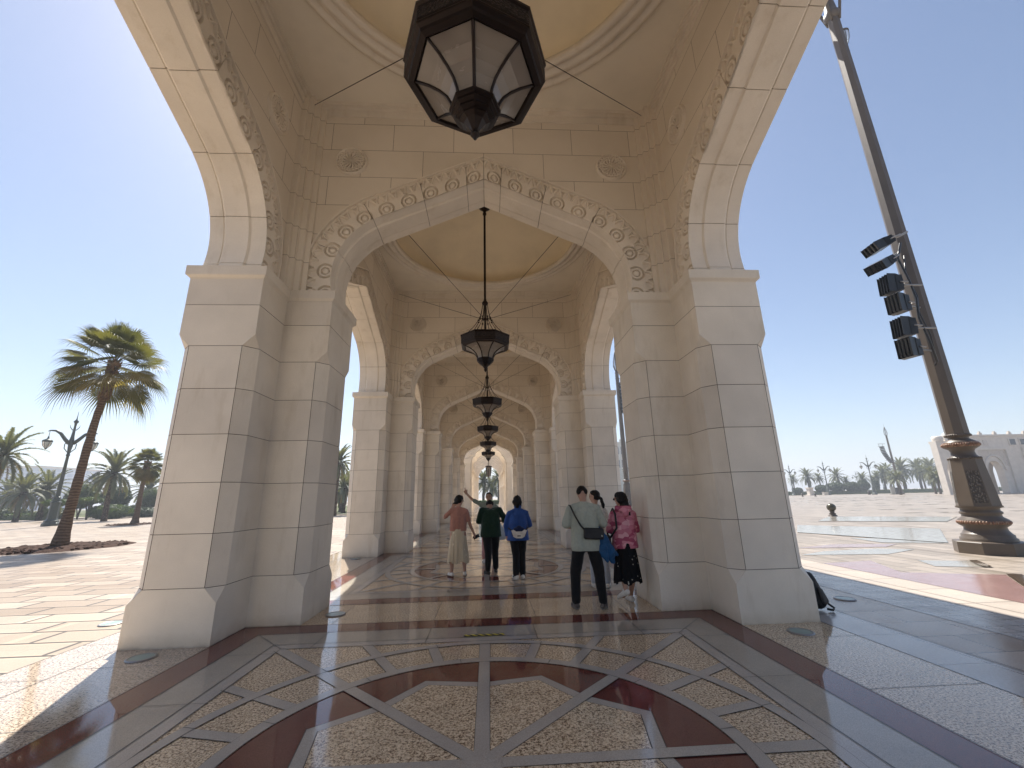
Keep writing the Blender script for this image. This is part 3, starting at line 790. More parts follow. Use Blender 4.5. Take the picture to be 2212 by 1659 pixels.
# ------------------------------------------------------------------ great masts
def rope_ring(mb, r, z, rr, n, mi):      # ring of carved beads
    for i in range(n):
        a = 2*PI*i/n; mb.ell((r*math.cos(a), r*math.sin(a), z), (rr*1.25, rr*1.25, rr), mi, 8, 6)
def mast(top, arms=False, detail=True, array=False):
    t = empty('lighting_mast')
    ph = .5
    def seg(name, prof, m, par=t, n=8, smooth=False, k=ph):
        mb = MB(); mb.lathe(prof, n, ph=k, smooth=smooth); return mb.build(name, m, par)
    base = seg('plinth', [(1.16,0),(1.14,.27),(1.12,.285),(.90,.30)], M_mast)
    mb = MB(); mb.lathe([(.86,.28),(.86,.36),(.80,.38),(.80,.44),(.74,.47),(.66,.55),(.64,.62),(.78,.68),(.80,.74),(.78,.80),(.62,.87),(.60,.93),(.66,.95),(.66,.99),(.60,1.02),(.60,1.08),(.72,1.10),(.72,1.14)], 32, cap=False)
    mo = mb.build('base_moulding', M_mast, t)
    mb = MB(); mb.lathe([(.77,.70),(.80,.74),(.77,.78)], 32, cap=False); rope_ring(mb, .775, .74, .045, 52 if detail else 10, 0); mb.build('carved_ring', M_ember, mo)
    body = seg('pedestal', [(.70,1.14),(.55,2.30),(.56,2.33)], M_mast)
    # embossed panels on four of its faces
    for i in range(0, 8, 2):
        a0 = 2*PI*(i+ph)/8; a1 = 2*PI*(i+1+ph)/8; mb = MB(); v = []
        for z, rr in ((1.22, .695*1.004), (2.02, .592*1.004)):
            for k in (.1, .9):
                a = (math.cos(a0)*(1-k)+math.cos(a1)*k, math.sin(a0)*(1-k)+math.sin(a1)*k); v.append((a[0]*(rr+.006), a[1]*(rr+.006), z))
        mb.add(v, [(0, 1, 3, 2)]); mb.build('embossed_panel', M_scale, body)
    mb = MB(); mb.lathe([(.52,2.32),(.52,2.36),(.46,2.38),(.40,2.44),(.38,2.52),(.42,2.58),(.56,2.63),(.60,2.70),(.58,2.76),(.44,2.82),(.34,2.86),(.34,2.90),(.42,2.93),(.43,2.96),(.40,2.99)], 32, cap=False)
    co = mb.build('collar', M_mast, t)
    mb = MB(); mb.lathe([(.59,2.64),(.615,2.70),(.59,2.76)], 32, cap=False); rope_ring(mb, .595, 2.70, .038, 48 if detail else 8, 0); mb.build('carved_ring', M_ember, co)
    mb = MB(); rope_ring(mb, .52, 2.345, .03, 40 if detail else 8, 0); mb.build('bead_ring', M_mast, co)
    mb = MB(); rope_ring(mb, .42, 2.95, .028, 34 if detail else 8, 0); mb.build('bead_ring', M_mast, co)
    seg('shaft', [(.405,2.97),(.30,top)], M_mast)
    if arms:
        hd = seg('head', [(.30,top),(.42,top+.1),(.44,top+.25),(.32,top+.35),(.26,top+.9),(.40,top+1.1),(.30,top+1.3),(.12,top+2.2),(.02,top+2.9)], M_mast, n=16, smooth=True)
        for i in range(4):
            a = PI/2*i+.45; c, s = math.cos(a), math.sin(a); mb = MB()
            mb.tube([(.3*c,.3*s,top-.1),(.55*c,.55*s,top+.7),(1.0*c,1.0*s,top+1.0),(1.7*c,1.7*s,top+.85),(1.85*c,1.85*s,top+.5)], [.07,.08,.07,.05,.03], 8)
            ar = mb.build('arm', M_mast, t)
            mb = MB(); mb.lathe([(.02,.5),(.22,.36),(.30,.30),(.30,.26),(.27,.24)], 12, (1.85*c,1.85*s,top), cap=False)
            mb.lathe([(.03,-.34),(.06,-.30)], 12, (1.85*c,1.85*s,top))
            for j in range(6):
                b_ = PI/3*j; mb.tube([((1.85*c+.27*math.cos(b_)), 1.85*s+.27*math.sin(b_), top+.24), (1.85*c+.24*math.cos(b_), 1.85*s+.24*math.sin(b_), top-.05), (1.85*c+.05*math.cos(b_), 1.85*s+.05*math.sin(b_), top-.32)], .014, 5)
            lf = mb.build('lamp_frame', M_mast, ar)
            mb = MB(); mb.lathe([(.255,.23),(.24,.08),(.20,-.08),(.12,-.22),(.03,-.31)], 16, (1.85*c,1.85*s,top), cap=False); mb.build('lamp_glass', M_clear, ar)
    else:
        mb = MB(); mb.lathe([(.30,top),(.36,top+.1),(.2,top+.2),(.12,top+.35),(.1,top+2.6),(.04,top+2.9),(.01,top+3.6)], 12, cap=False)
        hd = mb.build('finial', M_mast, t)
        for i in range(8):
            a = PI/4*i; c, s = math.cos(a), math.sin(a); mb = MB()
            mb.tube([(.18*c,.18*s,top+.2),(.5*c,.5*s,top+.9),(.46*c,.46*s,top+1.5),(.2*c,.2*s,top+2.3),(.05*c,.05*s,top+2.8)], .05, 5); mb.build('cage_rib', M_mast, hd)
    return t
m0 = mast(18.1, arms=True); m0.location = (12.68, 10.6, 0); m0.rotation_euler = (0,0,R(6)); m0.scale = (.60, .60, 1)
tag(m0, 'tall octagonal bronze brown mast with carved base on the right', 'mast', 'great masts round the square')
m1 = mast(15.0, detail=False); m1.location = (107.95, 107.9, 0); m1.scale = (.72, .72, 1)
tag(m1, 'distant grey mast with onion cage finial and curved loudspeaker column', 'mast', 'great masts round the square')
m2 = dup(m1, (18.9, 58, 0), R(15), 'mast half hidden behind the second right pier, loudspeakers on its side', 'great masts round the square'); m2.scale = (.85, .85, 1.25)
# line array loudspeakers hang from masts
def line_array(n, h, dx):
    t = empty('loudspeaker_column'); 
    for i in range(n):
        f = i/(n-1); x = -1.0 + dx*f**1.9; z = -f*h; a = -R(38)*f if dx > .2 else 0
        mb = MB(); M = Matrix.Translation((x, 0, z)) @ Matrix.Rotation(a, 4, 'Y')
        mb.box((-.28, -.5, -h/n*.46), (.16, .5, h/n*.46), M=M)
        mb.box((-.34, -.46, -h/n*.38), (-.27, .46, h/n*.38), M=M); mb.build('cabinet', M_blackp, t)
    mb = MB(); mb.box((-2.0, -.04, .9), (.0, .04, .98)); mb.box((-1.8, -.03, .1), (-1.76, .03, .9)); mb.box((-.75, -.03, .1), (-.71, .03, .9)); mb.box((-1.9, -.3, .22), (-.6, .3, .28)); mb.build('bracket', M_mast, t)
    return t
la = line_array(11, 3.9, 1.7); la.location = (106.35, 107.3, 12.2); tag(la, 'curved black loudspeaker column hung on the distant mast', 'loudspeaker')
lb_ = line_array(9, 4.4, .15); lb_.location = (19.6, 57.7, 17.0); lb_.scale = (.55, .6, .92); tag(lb_, 'straight black loudspeaker column seen through the gap between right piers', 'loudspeaker')

# floodlights clamped to the near mast
def flood(w_, h_, d_):
    """local: lens faces -x"""
    t = empty('floodlight'); mb = MB()
    P = [(-d_/2, -h_/2), (-d_/2, h_/2), (0, h_/2), (d_*.35, h_*.40), (d_/2, h_*.2), (d_/2, -h_*.2), (d_*.35, -h_*.40), (0, -h_/2)]
    n = len(P); vs = [(x, -w_/2, z) for x, z in P]+[(x, w_/2, z) for x, z in P]
    mb.add(vs, [tuple(range(n))[::-1], tuple(range(n, 2*n))]+[(i, (i+1)%n, (i+1)%n+n, i+n) for i in range(n)])
    for k in range(9):
        x = -d_*.05 + d_*.5*k/9; mb.box((x, -w_/2-.015, -h_*.42), (x+.014, w_/2+.015, h_*.42))
    mb.build('housing', M_blackp, t)
    mb = MB(); mb.box((-d_/2-.012, -w_*.45, -h_*.44), (-d_/2-.002, w_*.45, h_*.44)); mb.build('lens', M_lens, t)
    mb = MB()
    for k in range(5): mb.box((-d_/2-.05, -w_*.5+w_*k/4-.005, -h_*.5), (-d_/2+.0, -w_*.5+w_*k/4+.005, h_*.5))
    mb.build('louvre', M_blackp, t)
    mb = MB(); mb.tube([(d_*.2, -w_/2-.03, 0), (d_*.75, -w_/2-.03, 0), (d_*.75, 0, 0), (d_*.75, w_/2+.03, 0), (d_*.2, w_/2+.03, 0)], .02, 6); mb.tube([(d_*.75, 0, 0), (d_*.75+.55, 0, .02)], .03, 8); mb.build('bracket', M_steel, t)
    return t
FZ = [('top', -1.10, 8.53, 24, .62, .30, .50), ('second from the top', -1.22, 7.90, 30, .60, .34, .46), ('third from the top', -1.07, 7.25, -4, .40, .56, .40),
      ('fourth from the top', -1.02, 6.64, -2, .42, .56, .42), ('fifth from the top', -1.03, 5.93, -4, .40, .56, .40), ('lowest', -1.07, 5.32, -2, .44, .60, .44)]
f_tall = flood(.36, .55, .36); f_flat = flood(.50, .27, .58); used = set()
for i, (nm, dx, z, tilt, w_, h_, d_) in enumerate(FZ):
    src = f_flat if i < 2 else f_tall
    if id(src) in used: o = copy_tree(src)
    else: o = src; used.add(id(src))
    o.location = (12.70+dx, 10.25, z); o.rotation_euler = (0, R(-tilt), R(12 if i % 2 else -6))
    tag(o, 'black floodlight on the near mast, %s of the six' % nm, 'floodlight', 'floodlights clamped up the side of the near mast')
mb = MB(); mb.tube([(12.22, 10.2, 8.6), (12.02, 10.22, 8.1), (12.14, 10.2, 7.4), (12.2, 10.2, 6.8), (12.1, 10.2, 6.2), (12.22, 10.2, 5.5), (12.32, 10.25, 4.95), (12.42, 10.4, 4.9)], .03, 6)
mb.tube([(12.25, 10.22, 8.2), (12.12, 10.22, 7.6), (12.28, 10.22, 6.9), (12.16, 10.2, 6.4), (12.30, 10.2, 5.7), (12.38, 10.3, 5.0)], .018, 5)
mb.build('cable', M_blackp, label='black cable looping down the near mast between its floodlights', cat='cable')

# ------------------------------------------------------------------ street lamps
def street_lamp():
    t = empty('street_lamp')
    def lp(name, prof, m=M_teal, n=12, par=t, sm=True, c=(0,0,0)):
        mb = MB(); mb.lathe(prof, n, c, smooth=sm, cap=False); return mb.build(name, m, par)
    lp('pedestal', [(.60,0),(.60,.22),(.50,.30),(.50,.42),(.42,.50),(.36,.62),(.33,1.9),(.38,1.95),(.38,2.02),(.30,2.1),(.30,2.25),(.24,2.4),(.26,2.46),(.20,2.5)], n=8, sm=False)
    lp('pole', [(.17,2.45),(.10,6.1),(.13,6.14),(.16,6.22),(.11,6.3),(.10,6.5)])
    lp('spire', [(.10,6.4),(.17,7.0),(.20,7.4),(.13,7.9),(.10,8.4),(.08,8.9),(.10,9.15),(.20,9.3),(.16,9.38),(.06,9.5),(.03,9.7),(.01,10.3)])
    for s in (-1, 1):
        mb = MB(); mb.tube([(.06*s,0,6.4),(.36*s,0,6.8),(.38*s,0,7.2),(.2*s,0,7.5)], .04, 6); mb.tube([(.12*s,0,7.25),(.42*s,0,7.6),(.8*s,0,8.15),(1.15*s,0,8.38),(1.5*s,0,8.36),(1.62*s,0,8.28)], [.16,.15,.13,.10,.06,.03], 8)
        mb.tube([(.1*s,0,8.5),(.28*s,0,8.75),(.34*s,0,9.0)], [.04,.03,.008], 5)
        a = mb.build('arm', M_teal, t)
        mb = MB(); mb.tube([(1.5*s,0,8.35),(1.5*s,0,7.7)], .02, 6)
        mb.lathe([(.02,7.9),(.06,7.75),(.08,7.62),(.28,7.5),(.36,7.42),(.36,7.34),(.31,7.30)], 12, (1.5*s,0,0), cap=False)
        for j in range(6):
            b_ = PI/3*j; cx, cy = math.cos(b_), math.sin(b_)
            mb.tube([(1.5*s+.31*cx, .31*cy, 7.32), (1.5*s+.27*cx, .27*cy, 7.02), (1.5*s+.06*cx, .06*cy, 6.72)], .02, 5)
        mb.lathe([(.09,6.76),(.09,6.70),(.01,6.62)], 10, (1.5*s,0,0), cap=False)
        mb.build('lamp_frame', M_teal, a)
        mb = MB(); mb.lathe([(.30,7.31),(.26,7.02),(.06,6.74)], 12, (1.5*s,0,0), cap=False); mb.build('lamp_glass', M_clear, a)
    return t
sl0 = street_lamp(); GS = 'double armed street lamps'
sl0.location = (-38.73, 41.05, 0); sl0.rotation_euler = (0,0,R(40))
tag(sl0, 'grey green double armed street lamp behind the leaning fan palm trunk', 'street lamp', GS)
for (x, y, rz, sc, lb) in [(97.2, 133.2, -38, .97, 'street lamp in front of the leftmost palm across the square'), (101.4, 124, -38, 1.0, 'street lamp between palms, second lamp across the square'),
        (104, 111.4, -38, 1.03, 'largest of the double lamps across the square, next to the tall mast'), (152.4, 170, -38, .85, 'small far lamp between two palms across the square'),
        (163.3, 170, -38, .85, 'small far lamp just left of the distant loudspeaker mast'), (-96, 84, 30, 1.0, 'street lamp at the left edge in front of the pale blue building'), (29.6, 88, -10, .9, 'lamp glimpsed in the gap between the right piers')]:
    dup(sl0, (x, y, 0), R(rz), lb, GS, sc)

# bollards: bronze globes on a turned foot
M_globe = mat('green bronze globe', rough=.22, metal=.35, fn=lambda g, b: g.link(g.ramp(g.noise(g.obj(), 3, 3), [(.3, (.055,.05,.035)), (.7, (.10,.09,.06))]), b.inputs['Base Color']))
def bollard():
    t = empty('globe_bollard'); mb = MB(); mb.lathe([(.24,0),(.24,.05),(.18,.08),(.16,.13),(.20,.16),(.12,.20),(.11,.24),(.17,.28),(.12,.30)], 24, cap=False); mb.build('foot', M_mast, t)
    mb = MB(); mb.ell((0,0,.53), (.25,.25,.25), 0, 28, 18); mb.lathe([(.252,.52),(.256,.53),(.252,.54)], 28, cap=False); mb.build('globe', M_globe, t); return t
b0 = bollard(); b0.location = (21.6, 26.4, 0); tag(b0, 'dark bronze globe bollard nearest on the sunlit square', 'bollard', 'globe bollards')
dup(b0, (78.5, 104.5, 0), 0, 'tiny far globe bollard left of the white kiosk', 'globe bollards', 1.15)
dup(b0, (80.5, 102.8, 0), 0, 'tiny far globe bollard right of the white kiosk', 'globe bollards', 1.15)

# black rucksack leaning behind the right pier
M_cloth_k = mat('black nylon', rough=.6, fn=lambda g, b: (g.link(g.ramp(g.noise(g.obj(), 12, 4), [(.3, (.006,.006,.007)), (.7, (.016,.016,.018))]), b.inputs['Base Color'])))
M_grey_mesh = mat('grey mesh pocket', (.08,.075,.07), .7)
# ------------------------------------------------------------------ vegetation
rnd = random.Random(5)
def leafmat(name, c1, c2, trans=.35, sc=1.2):
    m = bpy.data.materials.new(name); m.use_nodes = True; g = G(m.node_tree); b = m.node_tree.nodes['Principled BSDF']
    n = g.noise(g.obj(), sc, 3); w_ = g.n('ObjectInfo')
    c = g.ramp(n, [(.3, c1), (.7, c2)])
    g.link(c, b.inputs['Base Color']); b.inputs['Roughness'].default_value = .55; b.inputs['Specular IOR Level'].default_value = .35
    tr = g.n('BsdfTranslucent'); g.link(g.mix(1, c, (1.6,1.5,.6), 'MULTIPLY'), tr.inputs[0])
    mx = g.n('MixShader'); mx.inputs[0].default_value = trans
    g.link(b.outputs[0], mx.inputs[1]); g.link(tr.outputs[0], mx.inputs[2]); g.link(mx.outputs[0], m.node_tree.nodes['Material Output'].inputs[0])
    return m
M_fan = leafmat('fan palm leaf', (.060,.070,.024), (.115,.112,.040), .36, .8)
M_fan_old = leafmat('yellowing fan palm leaf', (.13,.115,.035), (.19,.155,.06), .45, 1.5)
M_date = leafmat('date palm leaf', (.095,.115,.070), (.16,.17,.105), .25, .6)
M_date_dry = leafmat('dry date palm leaf', (.17,.13,.07), (.25,.20,.11), .25, 1.0)
M_bush = leafmat('shrub leaf', (.040,.072,.020), (.085,.125,.035), .3, .9)
M_bush_d = leafmat('dark shrub leaf', (.022,.042,.014), (.05,.075,.026), .2, .9)
def f_bark(g, b):
    p = g.obj(); z = g.n('SeparateXYZ'); g.link(p, z.inputs[0])
    r1 = g.n('TexWave', wave_type='BANDS', bands_direction='Z'); g.link(p, r1.inputs['Vector']); r1.inputs['Scale'].default_value = 2.7; r1.inputs['Distortion'].default_value = 7.0; r1.inputs['Detail'].default_value = 3
    c = g.ramp(r1.outputs['Fac'], [(.1, (.115,.082,.060)), (.5, (.155,.112,.082)), (.9, (.19,.145,.11))])
    c = g.mix(.6, c, g.ramp(g.noise(g.map(p, (1,1,.35)), 16, 5, .7), [(.3, (.6,.58,.55)), (.7, (1.1,1.05,1.0))]), 'MULTIPLY')
    g.link(c, b.inputs['Base Color']); g.bump(g.math('ADD', r1.outputs['Fac'], g.noise(g.map(p, (1,1,.2)), 30, 4)), b, .55, .02)
M_bark = mat('ringed palm bark', rough=.9, spec=.15, fn=f_bark)
M_boots = mat('cut leaf bases', rough=.9, spec=.15, fn=lambda g, b: g.link(g.ramp(g.noise(g.obj(), 5, 4), [(.3, (.09,.055,.035)), (.7, (.24,.165,.10))]), b.inputs['Base Color']))
M_datebark = mat('date palm bark', rough=.95, spec=.1, fn=lambda g, b: (g.link(g.ramp(g.voro(g.map(g.obj(), (1,1,.7)), 7), [(.1, (.17,.13,.095)), (.6, (.06,.045,.033))]), b.inputs['Base Color']), g.bump(g.voro(g.map(g.obj(), (1,1,.7)), 7), b, .9, .05)))

def fan_leaf(mb, org, d, pl, fr, droop, roll, mi, rng, nseg=34):
    """petiole length pl along d, then a pleated fan of radius fr"""
    d = Vector(d).normalized(); side = d.cross(Vector((0,0,1)))
    if side.length < .05: side = Vector((1,0,0))
    side.normalize(); side = Matrix.Rotation(roll, 3, d) @ side; upv = side.cross(d).normalized()
    p0 = Vector(org); pts = [p0 + d*pl*k/4 - Vector((0,0,1))*droop*.25*(k/4)**2*pl for k in range(5)]
    mb.tube(pts, [.022,.018,.014,.012,.010], 4, mi, cap=False)
    c = pts[-1]; d2 = (pts[-1]-pts[-2]).normalized(); u2 = side.cross(d2).normalized()
    span = R(rng.uniform(205, 250)); hx = c
    for i in range(nseg):
        f = (i+.5)/nseg - .5; a = span*f; w_ = span/nseg*.5
        L = fr*(1 - .34*abs(2*f)**2)*rng.uniform(.92, 1.06)
        def pt(aa, r_, h=0):
            q = d2*math.cos(aa) + side*math.sin(aa)
            dr = droop*(r_/fr)**2.4*.55*fr
            cup = .10*fr*(r_/fr)*(abs(2*f)**1.5)
            return hx + q*r_ + u2*(h + cup) - Vector((0,0,1))*dr
        r1 = L*.58
        e = .010
        A = pt(a, .04); Bm = pt(a-w_, r1, -e); Cm = pt(a, r1, e); Dm = pt(a+w_, r1, -e)
        mb.add([A, Bm, Cm, Dm], [(0, 1, 2), (0, 2, 3)], mi)
        # free tip, bends and hangs
        m1 = pt(a, L*.82) - Vector((0,0,1))*rng.uniform(0, .05)*fr; tip = pt(a+rng.uniform(-.05,.05), L) - Vector((0,0,1))*rng.uniform(.05, .30)*fr*(.4+droop)
        wv = (Dm-Bm).normalized()*w_*L*.36
        mb.add([Bm*.85+Cm*.15, Cm, Dm*.85+Cm*.15, m1-wv*.5, m1+wv*.5, tip], [(0, 1, 4, 3), (1, 2, 4), (3, 4, 5)], mi)
def fan_palm(name, H, lean, r0, r1, crown, nl, seed, skirt=0, label=None, group=None):
    rng = random.Random(seed); t = empty(name); tag(t, label, 'palm tree', group)
    mb = MB(); n = 26; pts = []; rs = []
    for k in range(n+1):
        f = k/n; z = H*f
        pts.append((lean*f**1.5 + .03*math.sin(f*7), 0, z)); rr = r1 + (r0-r1)*(1-f)**1.6 + .10*max(0, 1-f*7)
        rs.append(rr*(1 + .045*math.sin(k*2.4)+rng.uniform(-.02,.02)))
    mb.tube(pts, rs, 18); tr = mb.build('trunk', M_bark, t)
    mb = MB()
    for k in range(150):
        f = rng.random(); z = H*.80 + f*H*.20+.25*f; a = k*2.4; rr = r1*(1.05+.35*f)
        c = Vector((lean*(z/H)**1.5, 0, z)); o_ = Vector((math.cos(a), math.sin(a), 0)); s_ = Vector((-o_.y, o_.x, 0))
        b0_ = c+o_*rr*.7; tip = c+o_*(rr+.10)+Vector((0,0,.16))
        mb.add([b0_-s_*.06, b0_+s_*.06, tip+s_*.03, tip-s_*.03, b0_+o_*.09+Vector((0,0,-.02))], [(0,1,2,3),(4,0,3),(1,4,2),(4,3,2)])
    mb.build('leaf_bases', M_boots, tr)
    cr = MB(); top = Vector((lean, 0, H+.28))
    for k in range(nl):
        f = (k+.5)/nl; el = R(84 - 122*f**.95 + rng.uniform(-8, 8)); az = k*2.39996 + rng.uniform(-.25,.25)
        d = Vector((math.cos(el)*math.cos(az), math.cos(el)*math.sin(az), math.sin(el)))
        mi = 0 if f < .66 else (1 if rng.random() < .45 else 0)
        fan_leaf(cr, top - Vector((0,0,.35))*f, d, crown*rng.uniform(.38,.50), crown*rng.uniform(.42,.52), .25+.55*f, rng.uniform(-.5,.5), mi, rng)
    for k in range(skirt):
        az = k*2.4; d = Vector((math.cos(az)*.45, math.sin(az)*.45, -1))
        fan_leaf(cr, top-Vector((0,0,.45)), d, crown*.3, crown*.5, .3, rng.uniform(-1,1), 1, rng, 22)
    cr.build('crown', [M_fan, M_fan_old], t)
    return t
fp = fan_palm('fan_palm', 7.75, .45, .20, .125, 2.6, 38, 11, label='tall leaning fan palm in bare soil at the left, nearest palm', group='fan palms on the left paving')
fp.location = (-17.66, 19.34, 0); fp.rotation_euler = (0, 0, R(5))
fp2 = fan_palm('fan_palm', 5.1, .1, .23, .14, 1.75, 38, 23, 16, label='shorter fan palm with brown hanging dead leaves beside the left pier', group='fan palms on the left paving')
fp2.location = (-30.7, 39.84, 0)

def frond(mb, org, az, el, L, sag, rng, n=30, mi=0, lw=.04, ll=.42):
    """pinnate frond: curved rib with leaflets in a V"""
    pts = []; p = Vector(org); a = el
    for k in range(n+1):
        pts.append(p.copy()); a = el - sag*(k/n)**1.25
        p = p + Vector((math.cos(a)*math.cos(az), math.cos(a)*math.sin(az), math.sin(a)))*L/n
    mb.tube(pts[::3], [.035*(1-.8*i/len(pts[::3])) for i in range(len(pts[::3]))], 4, mi, cap=False)
    side0 = Vector((-math.sin(az), math.cos(az), 0))
    for k in range(3, n+1):
        f = k/n; d = (pts[k]-pts[k-1]).normalized(); up_ = side0.cross(d).normalized()*-1
        if up_.z < 0: up_ = -up_
        le = ll*(1-.62*abs(f-.42)**1.2*2)*rng.uniform(.85,1.1)
        for s in (-1, 1):
            for h in (0, .5):
                q = pts[k-1].lerp(pts[k], h)
                v = (side0*s*.78 + d*.62 + up_*rng.uniform(.05,.4)).normalized()
                tip = q + v*le - Vector((0,0,1))*le*rng.uniform(.05,.28)
                w_ = d*lw
                mb.add([q-w_, q+w_, q+v*le*.55+w_*.8, tip, q+v*le*.55-w_*.6], [(0,1,2,4),(4,2,3)], mi)
def date_palm(seed, H, L, nf, r=.27, dry=6, n=30, wind=0.0):
    rng = random.Random(seed); t = empty('date_palm')
    mb = MB(); pts = [(.15*math.sin(k*.5+seed), .1*math.cos(k*.4), H*k/12) for k in range(13)]
    pts = [(p[0]*(k/12), p[1]*(k/12), p[2]) for k, p in enumerate(pts)]
    mb.tube(pts, [r*(1.25 if k == 0 else 1+.08*(k % 2)) for k in range(13)], 12); mb.ell((pts[-1][0], pts[-1][1], H), (r*1.5, r*1.5, r*1.6)); mb.build('trunk', M_datebark, t)
    cr = MB(); top = (pts[-1][0], pts[-1][1], H+.15)
    for k in range(nf):
        f = (k+.5)/nf; el = R(82 - 105*f + rng.uniform(-7,7)); az = k*2.39996+rng.uniform(-.2,.2)
        az += wind*math.sin(az)
        frond(cr, top, az, el, L*rng.uniform(.85,1.08), R(50+28*f), rng, n, 0, .05, .52)
    for k in range(dry):
        frond(cr, top, k*2.4, R(-25-rng.random()*30), L*.7, R(45), rng, 16, 1, .03, .35)
    cr.build('crown', [M_date, M_date_dry], t)
    return t
GD = 'date palms in the garden on the left'
dpA = date_palm(3, 4.2, 3.3, 40, n=30, wind=.3)
dpB = date_palm(8, 2.6, 3.0, 34, dry=8, n=24)
dpC = date_palm(14, 5.6, 3.2, 36, n=26, wind=.25)
dpA.location = (-41.8, 50, 0); tag(dpA, 'grey green date palm with drooping fronds behind the shorter fan palm', 'palm tree', GD)
dpA.scale = (1.15,)*3
dpC.location = (-38.9, 36, 0); dpC.scale = (.98,)*3; tag(dpC, 'date palm with a tan windblown crown cut by the left edge', 'palm tree', GD)
dpB.location = (-56, 55, 0); dpB.scale = (1.18,)*3; tag(dpB, 'low dark date palm under the pale blue building', 'palm tree', GD)
dup(dpB, (-56.9, 58.6, 0), 2.0, 'date palm with upright fronds left of the street lamp', GD, 1.32)
left_more = [(dpB, -54.5, 72, 1.0, 1.3, 'small date palm seen beyond the street lamp foot'), (dpB, -51.0, 76, 2.2, 1.2, 'distant date palm right of the leaning trunk'), (dpA, -62, 92, .5, 1.2, 'pale far date palm above the round shrubs'),
   (dpB, -56, 86, 1.1, 1.3, 'far date palm low behind the shorter fan palm'), (dpA, -54.5, 96, 2.5, 1.2, 'far date palm touching the left pier'), (dpB, -84, 80, .2, 1.3, 'far date palm at the lower left edge'), (dpA, -80, 92, .9, 1.1, 'far date palm between the blue building and the lamp')]
for s_, x, y, rz, sc, lb in left_more: dup(s_, (x, y, -.2), rz, lb, GD, sc*1.12)
GG = 'date palms seen between the left piers'
dup(dpC, (-17.3, 50, 0), 1.2, 'date palm whose fronds show in the gap beside the second left pier', GG, 1.0)
dup(dpB, (-19.6, 60, 0), 2.2, 'short date palm at the bottom of the gap between the left piers', GG, 1.15)
dup(dpB, (-22.0, 66, 0), .6, 'second short date palm in the gap between the left piers', GG, 1.25)
# across the square
GR = 'date palms across the square'
R_ = [(102.8,140,5.2,'leftmost'),(108,140,5.9,'second from the left'),(112.1,140,5.4,'third from the left'),(118.4,140,5.7,'fourth from the left'),(121.5,140,4.4,'fifth from the left'),
      (127.6,140,4.8,'sixth from the left'),(131.2,140,4.5,'seventh from the left')]
for i, (x, y, zc_, nm) in enumerate(R_):
    s_ = (dpC, dpA)[i % 2]; hh = 5.6 if s_ is dpC else 4.2
    dup(s_, (x, y, 0), i*1.3, 'date palm across the square, %s of the single palms' % nm, GR, (zc_*.95)/hh if zc_/hh < 1.35 else 1.3)
GQ = 'thick clump of date palms right of the distant mast'
C_ = [(138.2,140,5.4,'leftmost in the thick clump beside the mast'),(143.3,141,7.2,'upright one in the thick clump, second from its left'),(148.4,139,6.4,'broad crowned one in the middle of the thick clump'),(153.1,140,7.2,'tall one near the right of the thick clump'),
      (157.2,141,6.0,'rightmost in the thick clump, against the white building'),(145.7,134,4.0,'low front one of the thick clump'),(151,136,4.6,'low right front one of the thick clump'),(141.0,146,6.0,'one set back in the thick clump, left'),(150.0,148,7.0,'one set back in the thick clump, middle'),(163,150,7.0,'one seen through the arch of the white building'),(135.6,143,5.2,'leftmost, partly behind the distant mast'),(155.6,147,7.4,'one set back in the thick clump, right'),(147,150,7.4,'one set far back in the thick clump')]
for i, (x, y, zc_, nm) in enumerate(C_):
    s_ = (dpC, dpA)[i % 2]; hh = 5.6 if s_ is dpC else 4.2
    dup(s_, (x, y, 0), i*1.7, 'date palm, %s' % nm, GQ, min(1.9, (zc_*1.02)/hh))
for o_ in [o for o in COL.objects if not o.parent and o.get('category') == 'palm tree' and o.name.startswith('date_palm')]:
    o_.scale = (o_.scale[0]*.78, o_.scale[1]*.78, o_.scale[2])     # slimmer crowns and stems, same height
for i_, (x_, y_, l_) in enumerate([(107.0, 97, 'left'), (110.2, 101, 'right'), (99.0, 99, 'small arch')]):
    dup(dpC if i_ % 2 else dpA, (x_, y_, 0), i_*2.0, ('date palm filling the pointed arch of the white palace wing, %s one' % l_) if i_ < 2 else 'date palm behind the small corner arch of the white palace wing', 'date palms behind the palace wing', .85)
# beyond the far end of the passage
GE = 'date palms beyond the far end of the passage'
dup(dpA, (-1.4, 112, 0), .4, 'date palm left of centre beyond the far opening', GE, 1.25)
dup(dpC, (2.4, 108, 0), 1.4, 'date palm right of centre beyond the far opening', GE, 1.05)
dup(dpB, (.6, 124, 0), 1.0, 'low date palm in the middle beyond the far opening', GE, 1.6)

